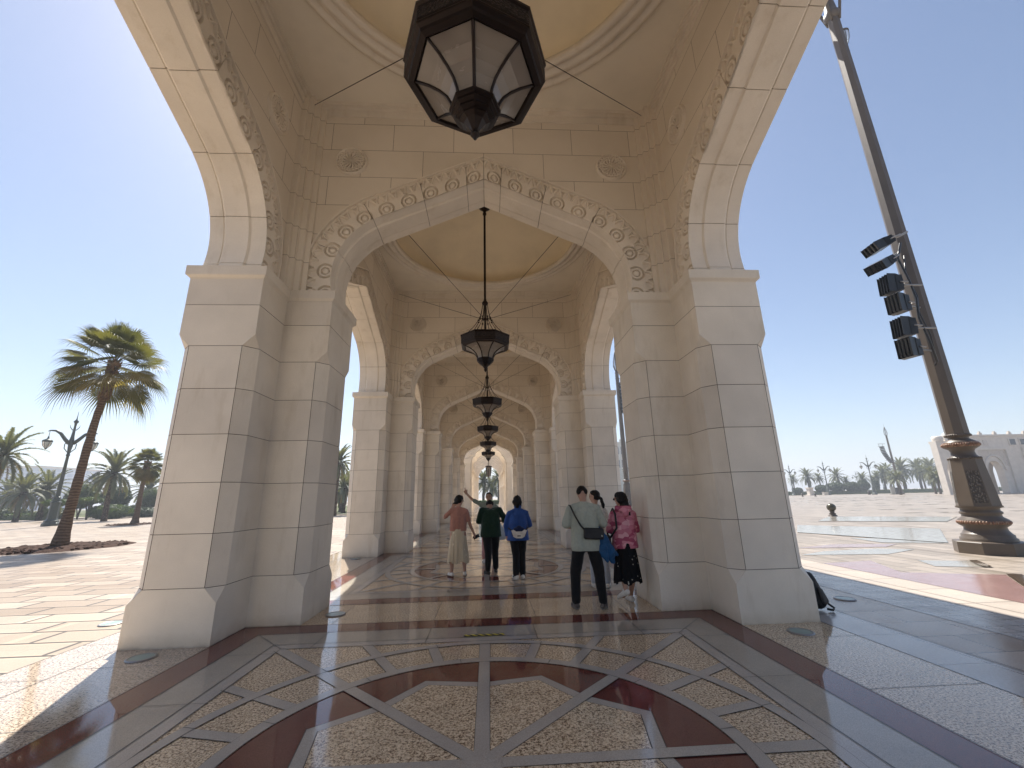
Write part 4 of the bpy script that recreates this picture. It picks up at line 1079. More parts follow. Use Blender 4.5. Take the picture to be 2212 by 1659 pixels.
# shrubs: clipped umbrella heads and mounds
def leafball(mb, c, r, n, rng, s=.16, mi=0, shell=.35):
    for _ in range(n):
        v = Vector((rng.gauss(0,1), rng.gauss(0,1), rng.gauss(0,1))).normalized(); q = 1 - shell*rng.random()**1.8
        k = 1 + .13*noise.noise(v*2.3+Vector(c)) + .08*noise.noise(v*6)
        p = Vector(c)+Vector((v.x*r[0], v.y*r[1], v.z*r[2]))*q*k
        nn = (v + Vector((rng.gauss(0,.6), rng.gauss(0,.6), rng.gauss(0,.6)))).normalized(); a = nn.orthogonal().normalized(); b_ = nn.cross(a); sz = s*rng.uniform(.6,1.3)
        mb.add([p-a*sz, p-b_*sz*.4, p+a*sz, p+b_*sz*.4], [(0,1,2,3)], mi)
def shrub(seed, w_, h_, trunk=0.0, n=2600, dark=False, flat=False):
    rng = random.Random(seed); t = empty('clipped_shrub'); m = [M_bush_d if dark else M_bush]
    mb = MB(); zc_ = trunk + h_/2
    leafball(mb, (0,0,zc_), (w_/2, w_/2, h_/2), n, rng, .12*max(1, w_/2.5))
    core = bmesh.new(); bmesh.ops.create_icosphere(core, subdivisions=3, radius=1)
    vs = [(v.co.x*w_*.40*(1+.1*noise.noise(v.co*2)), v.co.y*w_*.40, v.co.z*h_*.40+zc_) for v in core.verts]; mb.add(vs, [tuple(v.index for v in f.verts) for f in core.faces]); core.free()
    mb.build('foliage', m, t)
    mb = MB()
    if trunk > .2:
        for k in range(3):
            a = k*2.1; mb.tube([(0,0,0),(.1*math.cos(a),.1*math.sin(a),trunk*.5),(w_*.18*math.cos(a),w_*.18*math.sin(a),zc_)], [.09,.07,.04], 6)
    else: mb.tube([(0,0,0),(0,0,zc_)], .07, 6)
    mb.build('stem', M_datebark, t)
    return t
def put(o, x, y, rz, lb, g, sc=1, first=False):
    if first: o.location = (x, y, 0); o.rotation_euler = (0,0,rz); o.scale = (sc,)*3; tag(o, lb, 'shrub', g)
    else: dup(o, (x, y, 0), rz, lb, g, sc)
GB = 'clipped shrubs in the left garden'
sA = shrub(1, 3.3, 3.2, 1.3, 5200); put(sA, -54.0, 60.5, 0, 'large round green shrub right behind the leaning palm trunk', GB, 1.0, True)
sB = shrub(2, 3.1, 2.8, 1.1, 4800, True); put(sB, -50.9, 62, 0, 'large round dark shrub under the grey green date palm', GB, 1.05, True)
put(sA, -49.2, 66, 1.0, 'round green shrub between the shorter fan palm and the left pier', GB, .85)
sC = shrub(3, 2.4, .75, 1.7, 2400); put(sC, -48.9, 52, 0, 'flat topped clipped shrub on a thin stem beside the lamp foot', GB, 1.0, True)
put(sC, -49.8, 57, 1.2, 'flat topped clipped shrub right of the leaning trunk', GB, 1.1)
sD = shrub(4, 4.2, 1.7, .0, 3600); put(sD, -47.9, 58, 0, 'loose grassy clump at the paving edge', GB, 1.0, True)
sE = shrub(5, 3.0, 1.2, 0, 2200, True)
put(sE, -58, 61.5, 0, 'low dark mound left of the street lamp', GB, 1.2, True)
put(sE, -66, 64, 1, 'low dark mound below the blue building', GB, 1.3); put(sE, -52.5, 68, 2, 'low dark mound behind the street lamp foot', GB, 1.3)
put(sE, -46.0, 61.5, 2, 'low dark mound beside the left pier', GB, 1.0)
GC = 'umbrella clipped shrubs across the square'
for i, (x, w_, z, nm) in enumerate([(100.3, 3.2, 1.4, 'first from the left'), (108.2, 4.4, 1.8, 'second, left of the lamp'), (113.3, 7.0, 2.2, 'third and widest'), (119.0, 6.4, 2.2, 'fourth, just right of the widest'), (122.8, 4.4, 2.4, 'fifth, narrow and tall'), (127.1, 2.6, 2.4, 'small one right of the largest lamp')]):
    if i == 0: src = shrub(9, 5.0, 2.2, .8, 3000, True); o = src
    else: o = dup(src)
    o.location = (x, 135, 0); o.rotation_euler = (0,0,i*1.1); o.scale = (w_/6.2, w_/6.2, z/1.75); tag(o, 'dark dome shaped shrub across the square, %s' % nm, 'shrub', GC)
# hedges
def hedge(P, w_, h_, seed, lb, n=60):
    rng = random.Random(seed); mb = MB()
    for (a, b_) in zip(P[:-1], P[1:]):
        a, b_ = Vector((*a, 0)), Vector((*b_, 0)); d = (b_-a); L = d.length; d.normalize(); s = Vector((-d.y, d.x, 0))
        M = Matrix(((d.x, s.x, 0, a.x), (d.y, s.y, 0, a.y), (0,0,1,0), (0,0,0,1)))
        mb.box((0, -w_*.42, 0), (L, w_*.42, h_*.92), M=M)
        for _ in range(int(L*n)):
            u, v, z = rng.random()*L, rng.uniform(-.5,.5)*w_, h_*(1 - rng.random()**2*.9)
            if rng.random() < .5: v = math.copysign(w_*.5, v)
            else: z = h_*rng.uniform(.92, 1.05)
            p = M @ Vector((u, v, z)); nn = Vector((rng.gauss(0,1), rng.gauss(0,1), rng.gauss(0,1))).normalized(); q = nn.orthogonal().normalized(); r_ = nn.cross(q); sz = .13
            mb.add([p-q*sz, p-r_*sz*.5, p+q*sz, p+r_*sz*.5], [(0,1,2,3)])
    return mb.build('hedge', M_bush, label=lb, cat='hedge')
hedge([(-74, 66), (-57, 60.5)], 1.6, .8, 1, 'low clipped hedge along the paving edge on the far left')
hedge([(-55, 66), (-40, 64.5)], 2.0, .75, 2, 'low bright hedge behind the fan palms')
hedge([(96, 138), (165, 131)], 3.0, 1.2, 3, 'long low dark hedge along the far side of the square', 20)
hedge([(-9, 96), (9, 96)], 1.8, .9, 4, 'low hedge beyond the far end of the passage', 40)
# soil pits of the palms
M_soil = mat('brown soil', rough=.95, spec=.1, fn=lambda g, b: (g.link(g.ramp(g.noise(g.pos(), 6, 6, .7), [(.35, (.022,.013,.009)), (.65, (.075,.043,.032))]), b.inputs['Base Color']), g.bump(g.noise(g.pos(), 9, 5), b, 1, .06)))
def soil(x, y, r, lb, seed):
    rng = random.Random(seed); mb = MB(); n = 40; vs = [(0, 0, .09)]
    for k, q in ((1, .55), (2, .85), (3, 1.0)):
        for i in range(n):
            a = 2*PI*i/n; rr = r*q*(1+.06*noise.noise(Vector((math.cos(a)*2, math.sin(a)*2, seed)))); vs.append((rr*math.cos(a), rr*math.sin(a), (.05, .04, 0)[k-1]+(rng.uniform(-.02,.05) if k < 3 else 0)))
    fs = [(0, 1+i, 1+(i+1)%n) for i in range(n)]+[(1+k*n+i, 1+(k+1)*n+i, 1+(k+1)*n+(i+1)%n, 1+k*n+(i+1)%n) for k in range(2) for i in range(n)]
    mb.add(vs, fs)
    for _ in range(260):
        a, q = rng.random()*2*PI, math.sqrt(rng.random())*.95*r; s = rng.uniform(.02,.08)
        mb.ell((q*math.cos(a), q*math.sin(a), .045), (s*1.3, s, s*.75), 0, 6, 4)
    mb.build('soil', M_soil, kind='stuff', label=lb, loc=(x, y, 0))
soil(-17.55, 19.2, 2.35, 'bare reddish brown soil round the leaning palm', 1)
soil(-30.7, 39.8, 1.9, 'bare soil round the shorter fan palm', 2)
# ------------------------------------------------------------------ garden ground, far terrain
M_grass = mat('garden turf', rough=.9, spec=.1, fn=lambda g, b: g.link(g.ramp(g.noise(g.pos(), .35, 6, .6), [(.35, (.06,.075,.03)), (.65, (.12,.12,.06))]), b.inputs['Base Color']))
M_sand = mat('pale ground', rough=.9, spec=.1, fn=lambda g, b: g.link(g.ramp(g.noise(g.pos(), .08, 5), [(.3, (.30,.26,.21)), (.7, (.40,.35,.29))]), b.inputs['Base Color']))
mb = MB(); mb.sheet([(-1180, -1180), (1180, -1180), (1180, 1180), (-1180, 1180)], -.35, 0); mb.build('terrain', M_sand, kind='structure')
mb = MB(); mb.add([(-9.5, 47.6, .02), (-40, 60.6, .02), (-70, 64.6, .02), (-120, 60.6, .02), (-200, 200, .02), (-9.5, 130, .02)], [(0,5,4,3,2,1)])
mb.build('garden', M_grass, kind='structure')
mb = MB(); mb.add([(-90, 68.8, .045), (-46, 64.0, .045), (-46, 66.0, .045), (-90, 71.2, .045)], [(0,1,2,3)]); 
mb.build('garden_path', M_cream, kind='structure')
mb = MB()
KP = [(-9, 46.9), (-40, 60), (-70, 64), (-120, 60)]
for a, b_ in zip(KP[:-1], KP[1:]):
    a, b_ = Vector((*a, 0)), Vector((*b_, 0)); d = (b_-a).normalized(); s = Vector((-d.y, d.x, 0)) if Vector((-d.y, d.x, 0)).y > 0 else Vector((d.y, -d.x, 0))
    v = [a, b_, b_+s*.6, a+s*.6]; mb.add([tuple(p-Vector((0,0,.1))) for p in v]+[tuple(p+Vector((0,0,.12))) for p in v], [(0,1,5,4),(1,2,6,5),(2,3,7,6),(3,0,4,7),(4,5,6,7)])
mb.build('kerb', M_cream, kind='structure')
mb = MB(); mb.add([(118, 126.5, .02), (420, 126.5, .02), (420, 260, .02), (0, 260, .02), (20, 151, .02), (112, 128.5, .02)], [(0,1,2,3,4,5)]); mb.build('far_garden', M_grass, kind='structure')
mb = MB(); mb.sheet([(-9, 92), (9, 92), (9, 150), (-9, 150)], .03); mb.build('far_lawn', M_grass, kind='structure')

# ------------------------------------------------------------------ passage beyond the arcade
M_pale = mat('pale stone', rough=.7, spec=.3, fn=lambda g, b: f_stone(g, b, 1.0, (.78,.69,.58), False))
M_relief = mat('relief stone', rough=.7, spec=.3, fn=lambda g, b: (f_stone(g, b, 1.0, (.76,.66,.55), False), g.bump(g.voro(g.pos(), 7), b, 1.0, .06)))
hall = empty('entrance_hall', (0, 50.5, 0)); tag(hall, 'pale carved entrance hall with scalloped arches beyond the end of the arcade', 'building')
def scallop(hw, zs, za):
    """half outline (x, z) of a lobed arch from spring to apex"""
    P = [(hw, zs)]
    lob = [(hw, zs, hw*.78, zs+(za-zs)*.42), (hw*.80, zs+(za-zs)*.42, hw*.48, zs+(za-zs)*.74), (hw*.5, zs+(za-zs)*.76, hw*.2, zs+(za-zs)*.90), (hw*.2, zs+(za-zs)*.92, 0, za)]
    for x0, z0, x1, z1 in lob:
        for k in range(7):
            a = PI/2*k/6; P.append((x1+(x0-x1)*math.cos(a), z0+(z1-z0)*math.sin(a)))
    return P
def hall_arch(y, hw, zs, za, out, zt, th, m, name):
    H = scallop(hw, zs, za); P = [(-x, z) for x, z in H][:] + [(x, z) for x, z in H[::-1]][1:]
    full = [(-hw, 0)] + P + [(hw, 0), (out, 0), (out, zt), (-out, zt), (-out, 0)]
    mb = MB(); n = len(full); mb.add([(x, y, z) for x, z in full]+[(x, y+th, z) for x, z in full], [tuple(range(n)), tuple(range(n, 2*n))[::-1]]+[(i, i+n, (i+1)%n+n, (i+1)%n) for i in range(n)])
    return mb.build(name, m, hall)
hall_arch(0, 2.0, 5.6, 7.6, 6.5, 10.5, .8, M_pale, 'portal')
# relief spandrels and pilasters either side of the portal
for s in (-1, 1):
    mb = MB(); mb.box((min(s*2.15, s*3.0), -.25, 0), (max(s*2.15, s*3.0), .02, 5.5)); mb.box((min(s*2.05, s*3.1), -.32, 5.5), (max(s*2.05, s*3.1), .02, 6.0)); mb.box((min(s*2.05, s*3.1), -.34, 0), (max(s*2.05, s*3.1), .02, .5)); mb.build('pilaster', M_pale, hall)
    mb = MB(); mb.add([(s*2.3, -.03, 6.1), (s*2.75, -.03, 6.1), (s*2.75, -.03, 8.3), (s*.5, -.03, 8.3), (s*.7, -.03, 7.5), (s*1.3, -.03, 7.35), (s*1.7, -.03, 6.8)], [tuple(range(7)) if s < 0 else tuple(range(7))[::-1]]); mb.build('relief_panel', M_relief, hall)
NB = 8; ST = 3.7
for k in range(1, NB+1):
    hall_arch(.8+k*ST-.6, 1.92, 5.2, 7.25, 2.35, 8.2, .6, M_pale, 'rib_arch')
    for s in (-1, 1):
        y0 = .8+k*ST-.85
        mb = MB(); mb.box((min(s*1.85, s*2.4), y0-.05, 0), (max(s*1.85, s*2.4), y0+1.05, .55)); mb.box((min(s*1.80, s*2.4), y0-.1, 4.75), (max(s*1.80, s*2.4), y0+1.1, 5.2)); mb.box((min(s*1.86, s*2.38), y0, 2.9), (max(s*1.86, s*2.38), y0+1.0, 3.15)); mb.build('column_pier', M_pale, hall)
        # wall bay with a tall slit opening that lets light in
        y1 = .8+(k-1)*ST+.45
        mb = MB(); mb.box((min(s*2.35, s*2.7), y1-.3, 4.4), (max(s*2.35, s*2.7), y1+ST-.9, 6.2)); mb.box((min(s*2.35, s*2.7), y1-.3, 0), (max(s*2.35, s*2.7), y1+.35, 4.4)); mb.build('wall', M_relief, hall)

mb = MB(); mb.box((-7, -9, -.30), (7, 60, -.02)); 
mb = MB(); mb.sheet([(-8, 46.9), (8, 46.9), (8, 94), (-8, 94)], .002, 0)
for k in range(20):
    y = 50.5+.8+k*ST/2; mb.sheet([(-1.9, y), (1.9, y), (1.9, y+.35), (-1.9, y+.35)], .005, 1)
mb.build('hall_floor', [M_grey, M_red], kind='structure')
# lanterns in the hall
for i in range(7):
    o = copy_tree(lanB); o.scale = (.62,)*3; o.location = (0, 50.5+3.4+i*ST, 1.75)
    tag(o, ('hall lantern just behind the portal, largest of the distant ones', 'second lantern inside the pale hall', 'third lantern inside the pale hall', 'fourth lantern inside the pale hall', 'fifth lantern inside the pale hall', 'sixth lantern inside the pale hall', 'last tiny lantern against the far palms')[i], 'lantern', 'lanterns inside the pale entrance hall')
    for ch in list(o.children):
        if ch.name.startswith('stay_wire'): bpy.data.objects.remove(ch)

# ------------------------------------------------------------------ palace wing on the right
M_wst = mat('white palace stone', rough=.65, spec=.3, fn=lambda g, b: f_stone(g, b, 1.0, (.62,.565,.50), False))
M_wrel = mat('white carved stone', rough=.65, spec=.3, fn=lambda g, b: (f_stone(g, b, 1.0, (.55,.49,.43), False), g.bump(g.voro(g.pos(), 3), b, 1.0, .15)))
M_win = mat('dark window glass', (.02,.025,.04), .08, 0, .6)
M_domeg = mat('grey green dome', (.42,.45,.40), .5)
pal = empty('palace_wing', (95, 84, 0)); tag(pal, 'white stone palace wing with pointed arches and a low dome, far right', 'building')
def arch_outline(cx, hw, zs, za, n=10):
    P = [(cx-hw, 0), (cx-hw, zs)]
    for k in range(1, n+1):
        f = k/n; P.append((cx-hw*math.cos(f*PI/2)**.8*1.0 if f < 1 else cx, zs+(za-zs)*math.sin(f*PI/2)**1.15))
    return P + [(2*cx-x, z) for x, z in P[::-1][1:]]
def pwall(name, x0, x1, zt, y, th, arches, m, par=pal):
    pts = [(x0, 0)]
    for (cx, hw, zs, za) in arches: pts += arch_outline(cx, hw, zs, za)
    pts += [(x1, 0), (x1, zt), (x0, zt)]
    mb = MB(); n = len(pts); mb.add([(x, y, z) for x, z in pts]+[(x, y+th, z) for x, z in pts], [tuple(range(n)), tuple(range(n, 2*n))[::-1]]+[(i, (i+1)%n, (i+1)%n+n, i+n) for i in range(n)])
    return mb.build(name, m, par)
pwall('wall', 2.0, 80, 11.9, 0, 1.4, [(11.4, 1.7, 4.5, 6.7), (22.4, 1.7, 4.5, 6.7), (33.4, 1.7, 4.5, 6.7)], M_wst)
pwall('wall', -.4, 2.0, 11.0, -.1, 1.3, [(1.15, .75, 4.6, 6.2)], M_wst)
mb = MB(); mb.lathe([(0.02, 0), (.7, .0), (.95, -.3), (.9, -.9), (.8, -1.2)], 16, (.7, .4, 12.1), smooth=True, cap=False); mb.build('corner_turret', M_wst, pal)
for cx in (11.4, 22.4, 33.4):
    # projecting alfiz frame and panel round each arch
    mb = MB(); mb.box((cx-3.9, -.35, 0), (cx-3.3, .01, 9.0)); mb.box((cx+3.2, -.35, 0), (cx+3.9, .01, 9.0)); mb.box((cx-3.9, -.36, 9.0), (cx+3.9, .01, 9.5)); mb.build('arch_frame', M_wst, pal)
    out = [(x, z) for x, z in arch_outline(cx, 2.3, 4.7, 7.9)]
    pts = [(cx-3.15, 5.6), (cx-3.15, 8.95), (cx+3.15, 8.95), (cx+3.15, 5.6)] + [(x, max(z, 5.6)) for x, z in out[::-1] if z > 5.4]
    mb = MB(); mb.add([(x, -.06, z) for x, z in pts], [tuple(range(len(pts)))[::-1]]); mb.build('relief_panel', M_wrel, pal)
    mb = MB(); mb.tube([(x, -.12, z) for x, z in arch_outline(cx, 2.2, 4.7, 7.75)[1:-1]], .16, 6); mb.build('arch_moulding', M_wst, pal)
for xw in (17.0, 19.4, 21.8, 28, 30.4, 32.8):
    mb = MB(); mb.box((xw-.85, -.14, 9.85), (xw+.85, .01, 11.35)); f_ = mb.build('window', M_wst, pal)
    mb = MB(); mb.box((xw-.62, -.17, 10.0), (xw+.62, -.145, 11.2)); mb.build('pane', M_win, f_)
for xw in (7.6, 9.2, 10.8):
    mb = MB(); mb.box((xw-.5, -.10, 9.9), (xw+.5, .01, 11.1)); mb.build('relief_panel', M_wrel, pal)
pwall('back_wall', 9.0, 80, 11.3, 8, 1.0, [(11.4, 1.7, 4.5, 6.7), (22.4, 1.7, 4.5, 6.7), (33.4, 1.7, 4.5, 6.7)], M_wst)
mb = MB(); mb.box((8, 1.4, 11.31), (80, 9, 11.88)); mb.build('roof', M_wst, pal)
mb = MB(); mb.box((2.0, -.25, 11.9), (80, 1.6, 12.25)); mb.build('cornice', M_wst, pal)
mb = MB()
for k in range(14): mb.box((3+k*3.4, -.2, 12.25), (3.7+k*3.4, .2, 12.65)); mb.box((3.2+k*3.4, -.15, 12.65), (3.5+k*3.4, .15, 12.95))
mb.build('parapet_finials', M_wst, pal)
mb = MB(); mb.lathe([(2.6, 0), (2.6, .7)], 32, (10.6, 5, 11.89), cap=False); mb.lathe([(2.5*math.cos(a), .4+1.5*math.sin(a)) for a in [i/10*PI/2*.999 for i in range(11)]], 32, (10.6, 5, 12.2), cap=False); mb.build('dome', M_domeg, pal)
# second wing behind, glimpsed between piers
p2 = empty('palace_block', (52, 190, 0)); tag(p2, 'distant white palace block glimpsed between the right piers', 'building')
mb = MB(); mb.box((0, 0, 0), (28, 14, 24)); mb.box((-.3, -.3, 24), (28.3, 14.3, 24.8)); mb.build('wall', M_wst, p2)
for r_ in range(2):
    for k in range(8):
        mb = MB(); mb.box((2+k*3.2, -.12, 19.2-r_*6), (4.2+k*3.2, -.02, 22.6-r_*6)); mb.build('window', M_win, p2)
mb = MB(); 
for k in range(8): mb.box((1.6+k*3.2, -.3, 24.8), (2.2+k*3.2, .2, 26))
mb.build('parapet_finials', M_wst, p2)
# pale blue glass building far left
M_blueb = mat('pale blue glass facade', rough=.25, spec=.5, fn=lambda g, b: g.link(g.brick(g.uv(), 3.2, 1.9, .12, 0, (.40,.46,.56), (.46,.52,.62), (.62,.66,.72))[0], b.inputs['Base Color']))
p3 = empty('office_block', (-262, 205, 0)); tag(p3, 'pale blue glass office block at the far left', 'building')
mb = MB(); mb.box((0, 0, 0), (58, 30, 19)); mb.build('wall', M_blueb, p3, uv=True)
mb = MB(); mb.box((-.5, -.5, 19), (58.5, 30.5, 19.8)); mb.build('roof', M_wst, p3)
# small things across the square
mb = MB(); mb.box((-.9, -.9, 0), (.9, .9, .25)); mb.box((-.62, -.62, .25), (.62, .62, 2.0)); mb.box((-.8, -.8, 2.0), (.8, .8, 2.3))
mb.build('stone_pedestal', M_wst, label='small white stone pillar box standing between the far bollards', cat='pillar', loc=(95.7, 124, 0))
mb = MB(); mb.box((-.65, -.4, .08), (.65, .4, .75)); mb.box((-.72, -.46, .75), (.72, .46, .85)); mb.box((-.6, -.35, 0), (.6, .35, .08))
mb.build('planter_box', M_wst, label='low pale box beside the second lamp across the square', cat='box', loc=(100.3, 124, 0))
mb = MB(); mb.lathe([(.28,0),(.32,.85),(.36,.87),(.30,.95),(.12,1.05)], 14); mb.build('litter_bin', M_blackp, label='dark litter bin at the foot of the largest far lamp', cat='bin', loc=(103.0, 112, 0))
sg = empty('information_panel', (105, 107, 0)); tag(sg, 'grey upright panel standing left of the distant mast', 'panel')
mb = MB(); mb.box((-.55, -.12, .1), (.55, .12, 2.0)); mb.build('board', mat('grey enamel', (.30,.31,.30), .5), sg); mb = MB(); mb.box((-.7, -.3, 0), (.7, .3, .1)); mb.build('foot', M_mast, sg)
mb = MB(); mb.box((-.5, -.3, 0), (.5, .3, 1.7)); mb.box((-.35, -.33, .2), (.35, -.3, 1.5)); mb.build('control_cabinet', M_blackp, label='dark cabinet between the grey panel and the distant mast', cat='cabinet', loc=(106.6, 107.2, 0))

# ------------------------------------------------------------------ humid air
hm = bpy.data.materials.new('humid air'); hm.use_nodes = True; hn_ = hm.node_tree; hn_.nodes.clear()
ho_ = hn_.nodes.new('ShaderNodeOutputMaterial'); hv = hn_.nodes.new('ShaderNodeVolumePrincipled')
hv.inputs['Color'].default_value = (.80, .86, .96, 1); hv.inputs['Density'].default_value = .0012; hv.inputs['Anisotropy'].default_value = .2
hn_.links.new(hv.outputs[0], ho_.inputs['Volume'])
mb = MB(); mb.box((-1200, -1200, -1.4), (1200, 1200, 55)); mb.build('haze', hm, kind='stuff', label='pale humid air over the square')
# ------------------------------------------------------------------ people
def V(*a): return Vector(a)
def capsule(mb, p0, r0, p1, r1, flat=1.0, fdir=(0,1,0), n=14):
    """tapered rounded limb; flat squashes it along fdir"""
    p0, p1 = Vector(p0), Vector(p1); d = p1-p0; L = d.length
    if L < 1e-5: d = Vector((0,0,1)); L = 1e-5
    d = d/L; prof = []
    for k in range(5):
        a = PI/2*k/4; prof.append((max(1e-4, r0*math.sin(a)), -r0*math.cos(a)))
    for k in range(5):
        a = PI/2*k/4; prof.append((max(1e-4, r1*math.cos(a)), L+r1*math.sin(a)))
    q = d.to_track_quat('Z', 'Y').to_matrix().to_4x4(); T = Matrix.Translation(p0) @ q
    if flat != 1.0:
        f = Vector(fdir).normalized(); P = Matrix.Identity(3)
        for i in range(3):
            for j in range(3): P[i][j] -= (1-flat)*f[i]*f[j]
        T = Matrix.Translation(p0) @ P.to_4x4() @ Matrix.Translation(-p0) @ T
    mb.lathe(prof, n, M=T, cap=True)
def blob(name, parts, m, parent, voxel=.012, smooth=6, wrinkle=0, wscale=9, cut=None, mats=None):
    """parts: list of tapered limbs fused into one continuous skin"""
    mb = MB()
    for p in parts: capsule(mb, *p)
    me = bpy.data.meshes.new('tmp'); me.from_pydata(mb.v, [], mb.f); o = bpy.data.objects.new('tmp', me); COL.objects.link(o)
    md = o.modifiers.new('r', 'REMESH'); md.mode = 'VOXEL'; md.voxel_size = voxel
    if smooth: s_ = o.modifiers.new('s', 'SMOOTH'); s_.factor = .5; s_.iterations = smooth
    dg = bpy.context.evaluated_depsgraph_get(); dg.update()
    m2 = bpy.data.meshes.new_from_object(o.evaluated_get(dg)); bpy.data.objects.remove(o); bpy.data.meshes.remove(me)
    m2.name = name; m2.materials.clear(); 
    for q_ in (mats or [m]): m2.materials.append(q_)
    if wrinkle:
        m2.calc_loop_triangles() if False else None
        ns = [v.normal.copy() for v in m2.vertices]
        for v, nn in zip(m2.vertices, ns):
            c = v.co; w_ = noise.noise(Vector((c.x*wscale, c.y*wscale, c.z*wscale*.45))) + .5*noise.noise(c*wscale*2.3)
            v.co = c + nn*(w_*wrinkle)
    if cut:
        bm = bmesh.new(); bm.from_mesh(m2)
        for co, no in cut:
            bmesh.ops.bisect_plane(bm, geom=bm.verts[:]+bm.edges[:]+bm.faces[:], plane_co=co, plane_no=no, clear_outer=True)
        bm.to_mesh(m2); bm.free()
    m2.polygons.foreach_set('use_smooth', [True]*len(m2.polygons))
    return link(name, m2, parent)
def hand_parts(w_, d, palm_n, side, curl=.5, spread=0.10, fingers=None):
    """wrist point, direction, palm normal, thumb side"""
    d = Vector(d).normalized(); n_ = Vector(palm_n); n_ = (n_-d*n_.dot(d)).normalized(); s = d.cross(n_)*side
    w_ = Vector(w_); out = []
    kn = w_+d*.085
    for k in range(4):
        u = (k-1.5)/1.5; out.append((w_+s*u*-.018, .017, kn+s*u*-.032, .0135))
    Ls = [.070, .078, .072, .056]
    for k in range(4):
        u = (k-1.5)/1.5; c = curl if not fingers else fingers[k]
        b0_ = kn+s*u*-.032; dd = (d - s*u*spread*(2.2 if fingers and c < .2 else 1)).normalized(); p = b0_; a = 0; L = Ls[k]
        for j, q in enumerate((.45, .32, .23)):
            a += c*(.9 if j == 0 else 1.1); nd = dd*math.cos(a)+n_*math.sin(a); p2 = p+nd*L*q*1.05
            out.append((p, .0092-.0008*j, p2, .0085-.0009*j)); p = p2
    t0 = w_+d*.025+s*.022; t1 = t0+(d*.55+s*.62+n_*.35).normalized()*.045; t2 = t1+(d*.8+s*.15+n_*.5).normalized()*.034
    out += [(t0, .013, t1, .0105), (t1, .0105, t2, .0085)]
    return out
M_skin = {}
def skin(c):
    if c not in M_skin:
        M_skin[c] = mat('skin', rough=.5, spec=.35, fn=lambda g, b: g.link(g.ramp(g.noise(g.obj(), 8, 3), [(.3, tuple(x*.88 for x in c)), (.7, c)]), b.inputs['Base Color']), **{'Subsurface Weight': .08, 'Subsurface Scale': .01})
    return M_skin[c]
def cloth(name, c, var=.08, sc=25, rough=.85, fn=None):
    def f(g, b):
        n = g.noise(g.obj(), sc, 4); g.link(g.ramp(n, [(.3, tuple(x*(1-var) for x in c)), (.7, tuple(x*(1+var) for x in c))]), b.inputs['Base Color'])
        g.bump(g.noise(g.obj(), 260, 2), b, .15, .001)
        b.inputs['Sheen Weight'].default_value = .15
    return mat(name, c, rough, spec=.2, fn=fn or f)
M_hair = mat('black hair', rough=.55, spec=.22, fn=lambda g, b: g.link(g.ramp(g.noise(g.map(g.obj(), (60, 60, 8)), 1, 3), [(.3, (.004,.0035,.003)), (.7, (.014,.011,.009))]), b.inputs['Base Color']))
M_eye = mat('eye', (.02,.015,.012), .15); M_lip = mat('lip', (.30,.11,.09), .5)
M_sole = mat('rubber sole', (.55,.53,.49), .6)

def head(P, J, sk, name_parts):
    """adds head limbs in the head frame; J: head centre, face direction, tilt (head's up)"""
    c = Vector(J['head']); f = Vector(J.get('face', (0,1,0))).normalized(); u = Vector(J.get('hup', (0,0,1))); u = (u-f*u.dot(f)).normalized(); s = f.cross(u)
    def h(x, y, z): return c+s*x+f*y+u*z
    P += [(h(0,-.022,.025), .078, h(0,.02,.03), .076), (h(0,-.03,.0), .072, h(0,-.02,-.02), .068), (h(0,.022,-.02), .062, h(0,.034,-.062), .046), (h(0,.045,-.088), .028, h(0,.050,-.085), .027),
          (h(-.045,.0,-.045), .030, h(-.02,.052,-.085), .02), (h(.045,.0,-.045), .030, h(.02,.052,-.085), .02),
          (h(0,.085,.012), .010, h(0,.100,-.022), .013), (h(-.012,.086,-.026), .009, h(.012,.086,-.026), .009), (h(-.018,.078,-.056), .010, h(.018,.078,-.056), .010),
          (h(-.036,.07,.035), .014, h(.036,.07,.035), .014)]
    for k in (-1, 1):
        P += [(h(.077*k,-.006,.012), .013, h(.082*k,-.012,-.002), .014), (h(.080*k,-.008,-.014), .011, h(.074*k,-.004,-.028), .009)]
    return h, f, u, s
